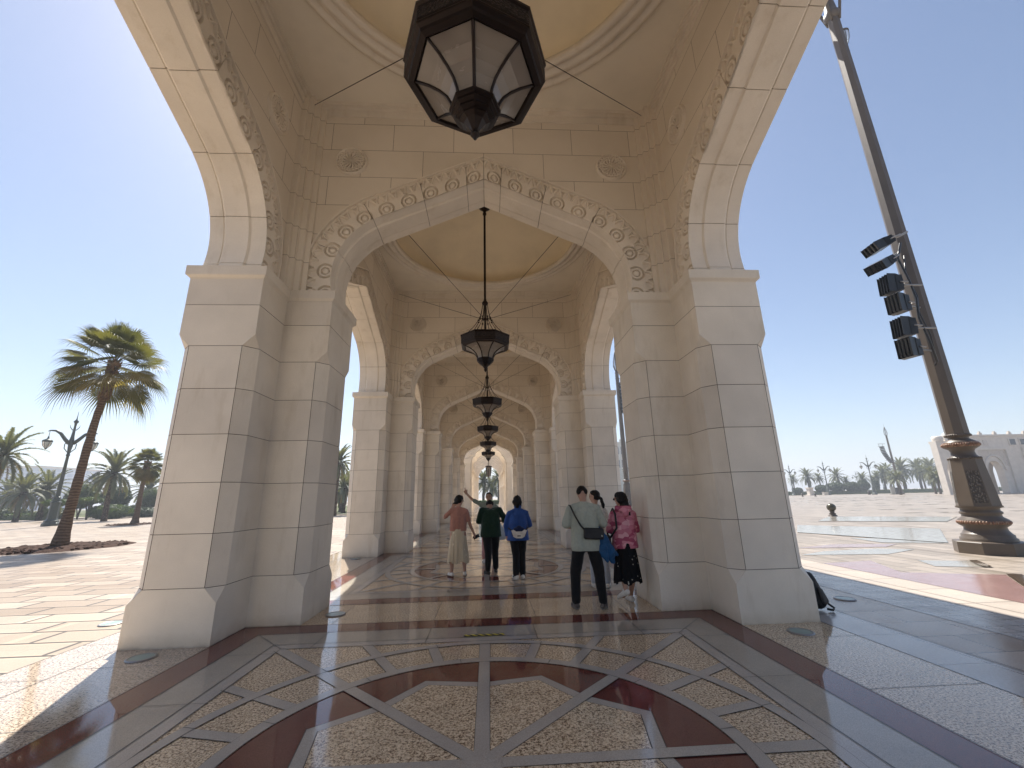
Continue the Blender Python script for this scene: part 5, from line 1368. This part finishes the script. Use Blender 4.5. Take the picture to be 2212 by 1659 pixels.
def shoe(parent, ank, toe, m, msole, hgt=.075, wd=.044, heel=.05, band=None):
    a, t = Vector(ank), Vector(toe); d = (t-a); d.z = 0 if abs(d.z) < .03 else d.z; L = d.length; d.normalize(); upv = Vector((0,0,1)); 
    sd = d.cross(upv).normalized(); un = sd.cross(d).normalized()
    hl = a - d*heel
    P = [(hl+un*.035, wd*.82, a+un*.04, wd*.88), (a+un*.03, wd*.88, a+d*L*.6+un*.022, wd*.98), (a+d*L*.6+un*.02, wd, t-d*.03+un*.018, wd*.85), (a+un*.05, wd*.8, a+un*hgt, wd*.72), (a+un*.065, wd*.6, a+d*L*.5+un*.035, wd*.7)]
    o = blob('shoe', P, m, parent, .008, 3, cut=[(a+un*-.0, -un)])
    SP = [(hl, .006), (hl, .006)]
    mb = MB(); n = 20; pts = []
    Lt = (t-hl).length
    for i in range(n):
        q = 2*PI*i/n; x = math.cos(q); y = math.sin(q)
        ww = wd*(1.02 if x > 0 else .88)
        pts.append(hl + d*(Lt*.5 + x*(Lt*.5+.028)) + sd*y*ww*(1.0-.15*abs(x)**3))
    vs = [tuple(p - un*.004) for p in pts]+[tuple(p + un*.024) for p in pts]
    mb.add(vs, [tuple(range(n)), tuple(range(n, 2*n))[::-1]]+[(i, (i+1)%n, (i+1)%n+n, i+n) for i in range(n)]); mb.build('sole', msole, o)
    if band:
        mb = MB()
        for j in range(3):
            p = a+d*(L*(.18+.14*j))
            for s_ in (-1, 1): mb.tube([p+sd*s_*(wd*1.0)+un*.026, p-d*.015+sd*s_*(wd*.86)+un*.055], .006, 5)
        mb.build('stripe', band, o)
    return o
def person(label, loc, rz, J, skc, hair, top, topm, bottom, botm, shoem, solem, opts={}):
    t = empty('person', loc, rz, label, 'person', 'visitors standing in the arcade'); sk = skin(skc)
    P = []; h, f, u, s = head(P, J, sk, None)
    g = lambda k: Vector(J[k])
    w_ = opts.get('w', 1.0); nk = g('neck'); ch = g('chest'); pe = g('pelvis'); hd = g('head')
    P += [(nk, .054, hd-u*.055-f*.015, .052)]
    bod = [(ch+V(-.075*w_,0,.0), .085*w_, ch+V(.075*w_,0,.0), .085*w_, .82), (ch, .11*w_, (ch+pe)/2, .10*w_, .8), ((ch+pe)/2, .10*w_, pe, .11*w_, .85), (nk-V(0,0,.01), .053, ch+V(0,0,.06), .085)]
    P += bod
    for sd_ in 'LR':
        sh, el, wr = g('sh'+sd_), g('el'+sd_), g('wr'+sd_); ha = J.get('ha'+sd_)
        P += [(ch+(sh-ch)*.4-V(0,0,.01), .055, sh-V(0,0,.02), .038*w_), (sh-V(0,0,.02), .038*w_, el, .037), (el, .038, wr, .025)]
        hp, kn, an, to = g('hip'+sd_), g('kn'+sd_), g('an'+sd_), g('to'+sd_)
        P += [(pe+(hp-pe)*.6, .10*w_, hp, .095*w_), (hp, .088*w_, kn, .055), (kn, .055, kn+(an-kn)*.3, .056), (kn+(an-kn)*.3, .056, an, .034), (an, .034, an+(to-an)*.4-V(0,0,.03), .03)]
    body = blob('body', P, sk, t, .012, 5)
    # hands share the body's skin; modelled finer and joined at the wrist
    H = []
    for sd_ in 'LR':
        ha = J.get('ha'+sd_)
        if ha: H += [(g('el'+sd_).lerp(g('wr'+sd_), .7), .029, g('wr'+sd_), .024)] + hand_parts(g('wr'+sd_), ha[0], ha[1], ha[2], ha[3] if len(ha) > 3 else .5, fingers=ha[4] if len(ha) > 4 else None)
    if H:
        hn = blob('hands', H, sk, None, .0042, 2)
        bm = bmesh.new(); bm.from_mesh(body.data); bm.from_mesh(hn.data); bm.to_mesh(body.data); bm.free(); bpy.data.objects.remove(hn)
        body.data.polygons.foreach_set('use_smooth', [True]*len(body.data.polygons))
    for k in (-1, 1):
        mb = MB(); mb.ell(h(.031*k, .080, .012), (.0125, .010, .009), 0, 10, 7); mb.build('eye', M_eye, t)
        mb = MB(); mb.tube([h(.018*k, .090, .034), h(.032*k, .089, .039), h(.048*k, .079, .033)], .0042, 5); mb.build('eyebrow', M_hair, t)
    mb = MB(); mb.tube([h(-.020, .086, -.056), h(0, .0905, -.055), h(.020, .086, -.056)], [.003, .0055, .003], 6); mb.build('mouth', M_lip, t)
    # hair
    HP = []
    if hair == 'short':
        HP = [(h(0,-.026,.040), .083, h(0,.012,.046), .077), (h(-.03,-.04,.005), .064, h(.03,-.04,.005), .064), (h(0,-.048,-.02), .056, h(0,-.046,.01), .06)]
    elif hair == 'bald':
        HP = [(h(0,-.024,.036), .0805, h(0,.008,.040), .0765), (h(-.03,-.040,.005), .0615, h(.03,-.040,.005), .0615)]
    elif hair == 'bun':
        HP = [(h(0,-.03,.035), .087, h(0,.01,.045), .079), (h(-.035,-.045,-.005), .066, h(.035,-.045,-.005), .066), (h(-.03,-.06,-.05), .045, h(.02,-.085,-.06), .040), (h(-.05,-.08,-.075), .022, h(-.08,-.10,-.10), .010), (h(.0,-.10,-.07), .026, h(-.04,-.12,-.10), .008)]
    elif hair == 'up':
        HP = [(h(0,-.03,.04), .090, h(0,.01,.045), .082), (h(-.035,-.045,-.01), .070, h(.035,-.045,-.01), .070), (h(0,-.06,-.05), .066, h(0,-.065,-.09), .050), (h(.06,-.05,.0), .03, h(.088,-.06,-.09), .010), (h(.0,-.05,.09), .045, h(.01,-.04,.12), .022), (h(-.05,-.05,-.05), .035, h(-.05,-.06,-.11), .015)]
    elif hair == 'long':
        HP = [(h(0,-.03,.035), .089, h(0,.012,.045), .081), (h(-.04,-.04,-.01), .072, h(.04,-.04,-.01), .072), (h(0,-.055,-.06), .078, h(0,-.075,-.17), .075), (h(0,-.075,-.17), .075, h(.02,-.09,-.26), .040), (h(.05,-.05,-.12), .05, h(.08,-.08,-.25), .022), (h(-.05,-.05,-.12), .045, h(-.07,-.08,-.22), .018), (h(-.07,.02,-.02), .022, h(-.085,.03,-.15), .008), (h(.07,.0,-.02), .026, h(.085,.0,-.15), .012)]
    elif hair == 'pony':
        HP = [(h(0,-.028,.036), .086, h(0,.008,.044), .079), (h(-.035,-.045,-.005), .066, h(.035,-.045,-.005), .066), (h(0,-.09,-.02), .03, h(0,-.125,-.05), .028), (h(0,-.125,-.05), .030, h(.0,-.15,-.16), .034), (h(.0,-.15,-.16), .034, h(.0,-.13,-.30), .022), (h(.0,-.13,-.30), .022, h(.0,-.12,-.37), .006)]
    cutp = [(h(0,.052,.06), (f*1.0+u*-.55).normalized())] if hair != 'x' else None
    ho = blob('hair', HP, M_hair, t, .007, 2, wrinkle=.006 if hair not in ('bald', 'short') else .0025, wscale=40, cut=cutp)
    # top garment
    pl = pe-V(0,0,opts.get('hem', .02)); bx = opts.get('bx', .075)*w_
    T = [(ch+V(-.085*w_,-.0,.0), .100*w_, ch+V(.085*w_,0,.0), .100*w_, .9), (nk-V(0,0,.035), .070, ch+V(0,0,.03), .115*w_), (ch+V(-.07*w_,0,-.01), .112*w_, pl+V(-bx,0,0), (.120+opts.get('flare', 0))*w_, .95), (ch+V(.07*w_,0,-.01), .112*w_, pl+V(bx,0,0), (.120+opts.get('flare', 0))*w_, .95), (ch, .125*w_, pl, .128*w_, .95)]
    for sd_ in 'LR': T += [(nk-V(0,0,.045), .058, g('sh'+sd_)*.85+(ch*.15+V(0,0,.022)), .048)]
    for sd_ in 'LR':
        sh, el, wr = g('sh'+sd_), g('el'+sd_), g('wr'+sd_)
        T += [(ch+(sh-ch)*.4+V(0,0,.015), .070, sh-V(0,0,.014), .050*w_)]
        if top == 'tee': T += [(sh-V(0,0,.012), .050*w_, sh.lerp(el, opts.get('sleeve', .82)), opts.get('slr', .056)*w_)]
        else: T += [(sh-V(0,0,.012), .051*w_, el, .050), (el, .050, el.lerp(wr, .93), .042)]
    if opts.get('hood'): T += [(nk+V(-.07,-.10,-.02), .05, nk+V(.07,-.10,-.02), .05), (nk+V(0,-.12,-.05), .055, nk+V(0,-.14,-.10), .05), (nk+V(-.1,-.05,0), .04, nk+V(-.08,.03,.0), .03), (nk+V(.1,-.05,0), .04, nk+V(.08,.03,.0), .03)]
    if opts.get('collar'): T += [(nk+V(-.045,-.03,.03), .034, nk+V(.045,-.03,.03), .034)]
    zb = opts.get('hemz')
    cuts = [(V(0,0,zb), V(0,0,-1))] if zb else []
    to_ = blob('shirt' if top == 'tee' else 'jacket', T, topm, t, .011, 5, wrinkle=opts.get('wr', .011), wscale=opts.get('ws', 8), cut=cuts)
    if bottom == 'trousers':
        Q = [(pe+V(-.05*w_,0,.03), .096*w_, pe+V(.05*w_,0,.03), .096*w_, .9), (pe, .108*w_, pe-V(0,0,.06), .11*w_, .9)]
        for sd_ in 'LR':
            hp, kn, an = g('hip'+sd_), g('kn'+sd_), g('an'+sd_)
            Q += [(hp, .098*w_, kn, opts.get('tk', .078)), (kn, opts.get('tk', .078), an+V(0,0,opts.get('cuff', .02)), opts.get('ta', .064))]
        blob('trousers', Q, botm, t, .011, 4, wrinkle=.007, wscale=10, cut=[(V(0,0,max(.03, g('anL').z*0+.035)), V(0,0,-1))])
    elif bottom == 'skirt':
        zt, zb2 = pe.z+opts.get('waist', .0), opts['skirt_z']; mb = MB(); n, m_ = 96, 16; vs = []
        rt_, rb = opts.get('srt', .155), opts.get('srb', .24); cx = (g('anL')+g('anR'))/2
        for j in range(m_+1):
            q = j/m_; z = zt+(zb2-zt)*q; r_ = rt_+(rb-rt_)*q**.75; c = Vector((pe.x, pe.y, 0)).lerp(Vector((cx.x, cx.y, 0)), q*.8)
            for i in range(n):
                a = 2*PI*i/n; fo = 1+q*(.085*math.sin(a*11+2*math.sin(a*3))+.04*math.sin(a*23+1)); zz = z+q**3*.025*math.sin(a*5+1)
                if opts.get('culotte'): zz -= 0; fo *= 1-.20*q**2*(abs(math.sin(a))**8)
                vs.append((c.x+r_*fo*math.cos(a), c.y+r_*.78*fo*math.sin(a), zz))
        mb.add(vs, [(j*n+i, (j+1)*n+i, (j+1)*n+(i+1)%n, j*n+(i+1)%n) for j in range(m_) for i in range(n)], 0, True); mb.build('skirt', botm, t)
    for sd_ in 'LR':
        shoe(t, g('an'+sd_)-V(0,0,g('an'+sd_).z-opts.get('lift'+sd_, 0)) if not opts.get('raw'+sd_) else opts['raw'+sd_][0], g('to'+sd_), shoem, solem, band=opts.get('band'))
    return t, h, f, u, s

def stand(H=1.75, sw=.205, hw=.095, dx=0, lean=0, fL=(-.13,.0), fR=(.13,.0), tL=(-.16,.17), tR=(.16,.17)):
    k = H/1.75
    return dict(head=(dx,.02+lean,1.63*k), neck=(dx,-.01+lean*.6,1.485*k), chest=(dx,0+lean*.4,1.29*k), pelvis=(0,0,.93*k),
        shL=(dx-sw*.95,-.01+lean*.5,1.39*k), shR=(dx+sw*.95,-.01+lean*.5,1.39*k), hipL=(-hw,0,.88*k), hipR=(hw,0,.88*k),
        knL=(fL[0]*.9,fL[1]+.03,.48*k), knR=(fR[0]*.9,fR[1]+.03,.48*k), anL=(fL[0],fL[1],.085), anR=(fR[0],fR[1],.085), toL=(fL[0]+tL[0]-(-.13),tL[1]+fL[1],.012), toR=(fR[0]+tR[0]-.13,tR[1]+fR[1],.012))
Y_ = (0,1,0)
# 1 grey-green tee man, head bowed, both forearms forward, black crossbody bag
J = stand(1.80, .225, .10, fL=(-.19,.02), fR=(.20,-.03), tL=(-.17,.15), tR=(.20,.14))
J.update(head=(0,.065,1.645), neck=(0,-.01,1.51), face=(0,.82,-.57), hup=(0,.57,.82), elL=(-.29,.0,1.155), wrL=(-.17,.20,1.12), elR=(.30,.02,1.15), wrR=(.17,.22,1.10), haL=((.75,.65,.1),(0,.3,1),-1,.7), haR=((-.75,.65,.1),(0,.3,1),1,.7))
M_tee = cloth('grey green cotton', (.36,.385,.33)); M_blk = cloth('black trousers', (.010,.010,.011), .2)
M_run = mat('brown grey trainers', rough=.8, fn=lambda g, b: g.link(g.ramp(g.voro(g.obj(), 28), [(.2, (.20,.17,.15)), (.5, (.075,.062,.055))]), b.inputs['Base Color']))
pm, h, f, u, s = person('man in a pale grey green T-shirt with a black bag strap across his back', (1.535, 6.78, .01), R(-3), J, (.42,.25,.18), 'bald', 'tee', M_tee, 'trousers', M_blk, M_run, mat('grey sole', (.16,.15,.14), .7), dict(w=1.12, hem=.10, hemz=.80, sleeve=.86, slr=.066, tk=.085, ta=.066, flare=.01, wr=.009))
def bagbox(name, c, size, m, rot, par, rad=.03, vox=.008, label=None, cat=None):
    x, y, z = size; P = []
    for sx in (-1, 1):
        for sz in (-1, 1): P.append(((sx*(x-rad), -(y-rad)*0, sz*(z-rad)), rad, (sx*(x-rad)*.0+sx*(x-rad), 0, -sz*(z-rad)), rad))
    P += [((-(x-rad), 0, zz), rad, ((x-rad), 0, zz), rad) for zz in [(-(z-rad)+2*(z-rad)*k/4) for k in range(5)]]
    o = blob(name, P, m, par, vox, 2, wrinkle=.002, wscale=20); o.scale = (1, y/rad, 1); o.rotation_euler = rot; o.location = c
    if label: tag(o, label, cat)
    return o
cb = empty('crossbody_bag', (0,0,0)); cb.location = (1.535, 6.78, 0); tag(cb, 'black crossbody bag worn on the back of the grey green T-shirt', 'bag')
bagbox('pouch', (.10, -.155, 1.06), (.155, .04, .085), M_cloth_k, (0, R(3), 0), cb)
mb = MB(); mb.tube([(-.225,.03,1.475), (-.22,-.07,1.47), (-.17,-.125,1.33), (-.09,-.15,1.18), (-.02,-.165,1.10)], .014, 6); mb.tube([(-.235,.05,1.46), (-.1,.16,1.30), (.1,.17,1.15), (.24,.05,1.09), (.235,-.1,1.08)], .014, 6); mb.build('strap', M_cloth_k, cb)
mb = MB(); mb.add([(.205,-.199,1.02), (.228,-.199,1.02), (.222,-.199,1.032), (.205,-.199,1.045)], [(0,1,2,3)]); mb.build('tag', M_sole, cb)
# blue jacket carried over his forearm
M_bluej = cloth('blue nylon jacket', (.012,.075,.19), .25, 9, .45)
def drape(name, label, cat, loc, m, pts, wr=.014):
    o = blob(name, pts, m, None, .009, 2, wrinkle=wr, wscale=13); o.location = loc; return tag(o, label, cat)
drape('folded_jacket', 'bright blue jacket hanging from the forearm of the man in grey green', 'jacket', (1.535, 6.78, 0), M_bluej,
   [((.20,.02,1.13), .05, (.27,-.02,1.0), .06, .6), ((.27,-.02,1.0), .062, (.24,-.06,.82), .085, .5), ((.27,-.02,1.0), .06, (.36,-.02,.80), .085, .5), ((.24,-.06,.82), .085, (.30,-.04,.66), .035, .5), ((.36,-.02,.82), .085, (.40,0,.64), .045, .5), ((.22,.0,1.05), .045, (.19,-.08,.86), .04, .6), ((.40,-.02,.80), .05, (.46,0,.74), .03, .6)])

# 2 woman in the pink patterned hooded jacket, walking
def f_pink(g, b):
    v = g.voro(g.map(g.obj(), (1,1,1.6)), 11, 'Color'); sp = g.n('SeparateColor'); g.link(v, sp.inputs[0])
    g.link(g.ramp(sp.outputs[0], [(0, (.52,.17,.23)), (.35, (.62,.25,.31)), (.6, (.36,.07,.13)), (.85, (.68,.36,.40))], 'CONSTANT'), b.inputs['Base Color'])
def f_flor(g, b):
    v = g.voro(g.obj(), 13); n = g.noise(g.obj(), 40, 2); q = g.math('ADD', v, g.math('MULTIPLY', n, .22))
    g.link(g.ramp(q, [(.20, (.50,.47,.40)), (.25, (.008,.008,.009))], 'CONSTANT'), b.inputs['Base Color'])
M_pink = mat('pink camouflage nylon', rough=.6, spec=.3, fn=f_pink); M_flor = mat('black skirt with small pale flowers', rough=.85, spec=.2, fn=f_flor)
M_white = mat('white leather', rough=.5, fn=lambda g, b: g.link(g.ramp(g.noise(g.obj(), 12, 3), [(.3, (.58,.55,.50)), (.7, (.74,.71,.66))]), b.inputs['Base Color']))
J = stand(1.66, .185, .09, fL=(-.06,.12), fR=(.09,-.05), tL=(-.14,.13), tR=(.14,.13))
J.update(face=(-.55,.80,-.1), head=(-.01,.02,1.535), elL=(-.235,.03,1.06), wrL=(-.13,.20,1.02), elR=(.24,.04,1.06), wrR=(.15,.22,1.02), haL=((.6,.7,.2),(0,.3,1),-1,.8), haR=((-.6,.7,.2),(0,.3,1),1,.8),
   anL=(-.10,-.15,.20), knL=(-.085,.02,.50), toL=(-.16,.03,.06), anR=(.08,.13,.085), toR=(.07,.30,.012))
pw, h, f, u, s = person('woman in a pink patterned hooded jacket and black floral skirt beside the right pier', (2.21, 6.98, .01), R(4), J, (.47,.28,.20), 'long', 'jacket', M_pink, 'skirt', M_flor, M_white, M_sole, dict(w=1.0, hem=.06, hemz=.795, hood=True, skirt_z=.30, srt=.150, srb=.205, wr=.010, flare=.02, rawL=(Vector((-.10,-.15,.145)),)))
mb = MB()
for k in (-1, 1): mb.ell(h(.034*k, .088, .012), (.026, .010, .020), 0, 12, 8)
mb.tube([h(-.085,.0,.02), h(-.055,.085,.018), h(.055,.085,.018), h(.085,.0,.02)], .004, 5)
o = mb.build('sunglasses', M_lens); o.location = pw.location; o.rotation_euler = pw.rotation_euler; tag(o, 'dark sunglasses on the face of the woman in pink', 'glasses')
sb_ = empty('shoulder_bag', (2.21, 6.98, 0)); tag(sb_, 'slouchy black shoulder bag hanging on the left side of the woman in pink', 'bag')
o = blob('bag_body', [((-.27,-.02,.95), .07, (-.25,-.02,.78), .085, .6, (1,0,0)), ((-.27,-.06,.92), .06, (-.26,.07,.92), .06, .6, (1,0,0)), ((-.26,-.07,.78), .075, (-.26,.07,.78), .075, .6, (1,0,0))], M_cloth_k, sb_, .009, 2, wrinkle=.006, wscale=16)
mb = MB(); mb.tube([(-.24,-.06,.97), (-.16,-.165,1.12), (-.155,-.12,1.33), (-.16,-.02,1.405), (-.17,.08,1.33), (-.24,.10,1.1), (-.25,.06,.97)], .016, 6); mb.build('strap', M_cloth_k, sb_)

# 3 girl with ponytail seen past the man's shoulder
M_lace = cloth('white lace', (.66,.64,.60), .2, 60); M_palej = cloth('pale jeans', (.42,.46,.52))
J = stand(1.70, .175, .085, fL=(-.10,.0), fR=(.13,-.03)); J.update(face=(-.95,.25,-.05), elL=(-.22,.06,1.08), wrL=(-.13,.24,1.10), elR=(.235,.05,1.08), wrR=(.20,.24,1.00), haL=((.4,.9,.1),(0,.3,1),-1,.6), haR=((-.5,.8,-.1),(0,.3,1),1,.6))
person('young woman with a black ponytail in a white lace top, half hidden behind the man', (2.07, 8.2, .01), R(-12), J, (.50,.32,.24), 'pony', 'jacket', M_lace, 'trousers', M_palej, M_white, M_sole, dict(w=.92, hem=.02, hemz=.90, wr=.012, ws=14))

# 4 woman in terracotta tee and cream skirt, phone in hand
M_terra = cloth('dusty terracotta cotton', (.37,.185,.145))
def f_lace(g, b):
    v = g.voro(g.obj(), 7.5); n = g.noise(g.map(g.obj(), (30,30,3)), 1, 3)
    c = g.ramp(v, [(.16, (.80,.74,.60)), (.24, (.56,.49,.37))]); g.link(g.mix(.4, c, g.ramp(n, [(.3, (.7,.68,.64)), (.7, (1.1,1.08,1.05))]), 'MULTIPLY'), b.inputs['Base Color'])
M_cskirt = mat('cream tulle with embroidery', rough=.8, spec=.2, fn=f_lace)
J = stand(1.68, .19, .09, fL=(-.13,-.02), fR=(.15,.02), tL=(-.20,.13), tR=(.13,.15))
J.update(head=(.02,.05,1.555), neck=(0,.0,1.42), face=(.65,.72,-.28), elL=(-.30,.06,1.20), wrL=(-.13,.05,1.42), haL=((.6,.0,.75),(0,.5,-.3),1,.6), elR=(.245,.0,1.08), wrR=(.34,.06,.86), haR=((.35,.15,-.9),(-.8,.2,-.3),1,.75))
pc, h, f, u, s = person('woman in a terracotta T-shirt and long cream skirt, hand at her neck', (-.63, 9.78, .01), R(2), J, (.46,.27,.20), 'bun', 'tee', M_terra, 'skirt', M_cskirt, M_white, mat('brown sole', (.10,.05,.035), .6), dict(w=.98, hem=.03, hemz=.915, sleeve=.75, skirt_z=.27, srt=.140, srb=.225, culotte=True, waist=.09))
mb = MB(); mb.tube([h(-.085,.0,.018), h(-.052,.088,.016), h(.052,.088,.016), h(.085,.0,.018)], .003, 5)
for k in (-1, 1): mb.tube([h(.032*k+.022*math.cos(a), .094, .010+.017*math.sin(a)) for a in [2*PI*i/12 for i in range(13)]], .0025, 5)
o = mb.build('spectacles', M_steel); o.location = pc.location; o.rotation_euler = pc.rotation_euler; tag(o, 'thin spectacles worn by the woman in terracotta', 'glasses')
mb = MB(); M = Matrix.Translation((.40,.08,.775)) @ Matrix.Rotation(R(62), 4, 'Y') @ Matrix.Rotation(R(20), 4, 'X'); mb.box((-.036,-.005,-.075), (.036,.005,.075), M=M); mb.box((-.034,-.0065,-.072), (.034,-.0052,.072), 1, M=M)
o = mb.build('phone', [M_blackp, M_lens]); o.location = pc.location; o.rotation_euler = pc.rotation_euler; tag(o, 'black phone held low by the woman in terracotta', 'phone')

# 5 man in the dark green tee bending his head
M_dkg = cloth('dark green cotton', (.010,.030,.018), .25); M_dkshoe = mat('black trainers', rough=.7, fn=lambda g, b: g.link(g.ramp(g.voro(g.obj(), 25), [(.15, (.22,.22,.21)), (.25, (.012,.012,.013))], 'CONSTANT'), b.inputs['Base Color']))
J = stand(1.70, .225, .10, lean=.16, fL=(-.07,-.10), fR=(.11,.16), tL=(-.20,.14), tR=(.13,.16))
J.update(head=(-.01,.30,1.43), neck=(0,.16,1.36), face=(0,.45,-.89), hup=(0,.89,.45), chest=(0,.08,1.22), elL=(-.27,.10,1.06), wrL=(-.13,.30,1.10), elR=(.34,.12,1.07), wrR=(.20,.32,1.08), haL=((.6,.7,.2),(0,.3,1),-1,.7), haR=((-.6,.7,.2),(0,.3,1),1,.7))
person('man in a dark green T-shirt and black trousers bowing his head, middle group', (.09, 9.95, .01), R(2), J, (.34,.20,.14), 'short', 'tee', M_dkg, 'trousers', M_blk, M_dkshoe, M_blackp, dict(w=1.13, hem=.12, hemz=.76, sleeve=.9, slr=.064, tk=.082, ta=.062, flare=.015))

# 6 person behind with raised arm making a V sign
M_sage = cloth('sage cotton', (.20,.23,.19)); M_rose = cloth('pale rose trousers', (.42,.22,.22))
J = stand(1.74, .205, .095); J.update(face=(.05,1,-.1), elR=(.44,.02,1.56), wrR=(.60,.02,1.72), shR=(.215,.0,1.43), haR=((.45,-.1,.80),(0,1,.1),1,.9,(.05,.05,1.5,1.5)), elL=(-.26,.03,1.12), wrL=(-.24,.18,.92), haL=((0,.5,-.8),(.8,.2,0),-1,.5))
person('person in sage green facing the viewer, raising one arm in a V sign', (.05, 11.7, .01), R(180), J, (.36,.22,.155), 'short', 'tee', M_sage, 'trousers', M_rose, M_white, M_sole, dict(w=1.0, hemz=.88, sleeve=.8))
M_film = mat('pale blue plastic film', (.50,.60,.72), .3, spec=.5, **{'Transmission Weight': .25})
drape('plastic_bag', 'pale blue plastic carrier bag held beside the man in dark green', 'bag', (.33, 11.2, .62), M_film, [((0,0,.36), .018, (.02,0,.25), .05, .6), ((.02,0,.25), .05, (-.02,0,.06), .11, .5), ((.02,0,.25), .05, (.08,0,.06), .10, .5)], .012)

# 7 woman in the blue jacket with a white waist pack
M_blu = cloth('cobalt blue jacket', (.022,.070,.26), .22, 7, .6)
J = stand(1.62, .195, .09, fL=(-.06,-.04), fR=(.08,.02), tL=(-.19,.12), tR=(.13,.14)); J.update(face=(.1,1,-.05), elL=(-.26,.0,1.03), wrL=(-.24,.03,.83), haL=((.1,.1,-1),(.8,.2,0),-1,.5), elR=(.27,.03,1.03), wrR=(.17,.22,.98), haR=((-.6,.7,.0),(0,.3,1),1,.7))
person('woman in a loose cobalt blue jacket and black trousers, striped trainers', (.66, 9.30, .01), R(0), J, (.44,.27,.20), 'up', 'jacket', M_blu, 'trousers', M_blk, M_white, M_sole, dict(w=1.05, hem=.13, hemz=.735, collar=True, tk=.075, ta=.068, flare=.025, wr=.012, band=M_blackp))
wp = empty('waist_pack', (.66, 9.30, 0)); tag(wp, 'white panelled waist pack on the back of the cobalt blue jacket', 'bag')
mb = MB(); Pk = [(-.15,.95), (-.11,.83), (-.05,.80), (.07,.80), (.12,.83), (.17,.95), (.12,.965), (.07,.93), (-.05,.93), (-.10,.965)]
n = len(Pk); mb.add([(x, -.225, z) for x, z in Pk]+[(x, -.175, z) for x, z in Pk], [tuple(range(n))[::-1], tuple(range(n, 2*n))]+[(i, (i+1)%n, (i+1)%n+n, i+n) for i in range(n)]); mb.box((-.03,-.23,.835), (.04,-.224,.855), 1); mb.build('shell', [M_white, M_blackp], wp)
blob('pack_body', [((-.09,-.17,.88), .055, (.11,-.17,.88), .055), ((-.06,-.165,.96), .05, (.08,-.165,.96), .05), ((0,-.165,1.0), .045, (.02,-.165,1.0), .045)], cloth('navy nylon', (.012,.020,.06)), wp, .009, 2)
mb = MB(); mb.tube([(-.13,-.17,.95), (-.21,-.08,.99), (-.19,.06,1.0), (0,.15,1.0), (.19,.06,1.0), (.21,-.08,.99), (.14,-.17,.95)], .012, 6); mb.build('belt', M_cloth_k, wp)

# 8 black rucksack behind the right pier
rk = empty('rucksack', (4.70, 6.30, 0)); tag(rk, 'black rucksack with grey mesh pocket leaning behind the near right pier', 'bag'); rk.rotation_euler = (0,0,R(10))
blob('bag_body', [((-.12,0,.14), .13, (-.16,.02,.44), .085, .8), ((-.02,-.04,.13), .12, (-.10,-.02,.42), .08, .8), ((-.22,0,.14), .12, (-.22,0,.42), .09, .8)], M_cloth_k, rk, .010, 3, wrinkle=.006, wscale=14)
blob('mesh_pocket', [((-.02,-.15,.14), .05, (-.06,-.14,.27), .035, .7)], M_grey_mesh, rk, .009, 2)
mb = MB(); mb.tube([(.02,-.10,.12), (.10,-.16,.04), (.06,-.17,.02), (.0,-.14,.03)], .016, 6); mb.build('strap', M_cloth_k, rk)
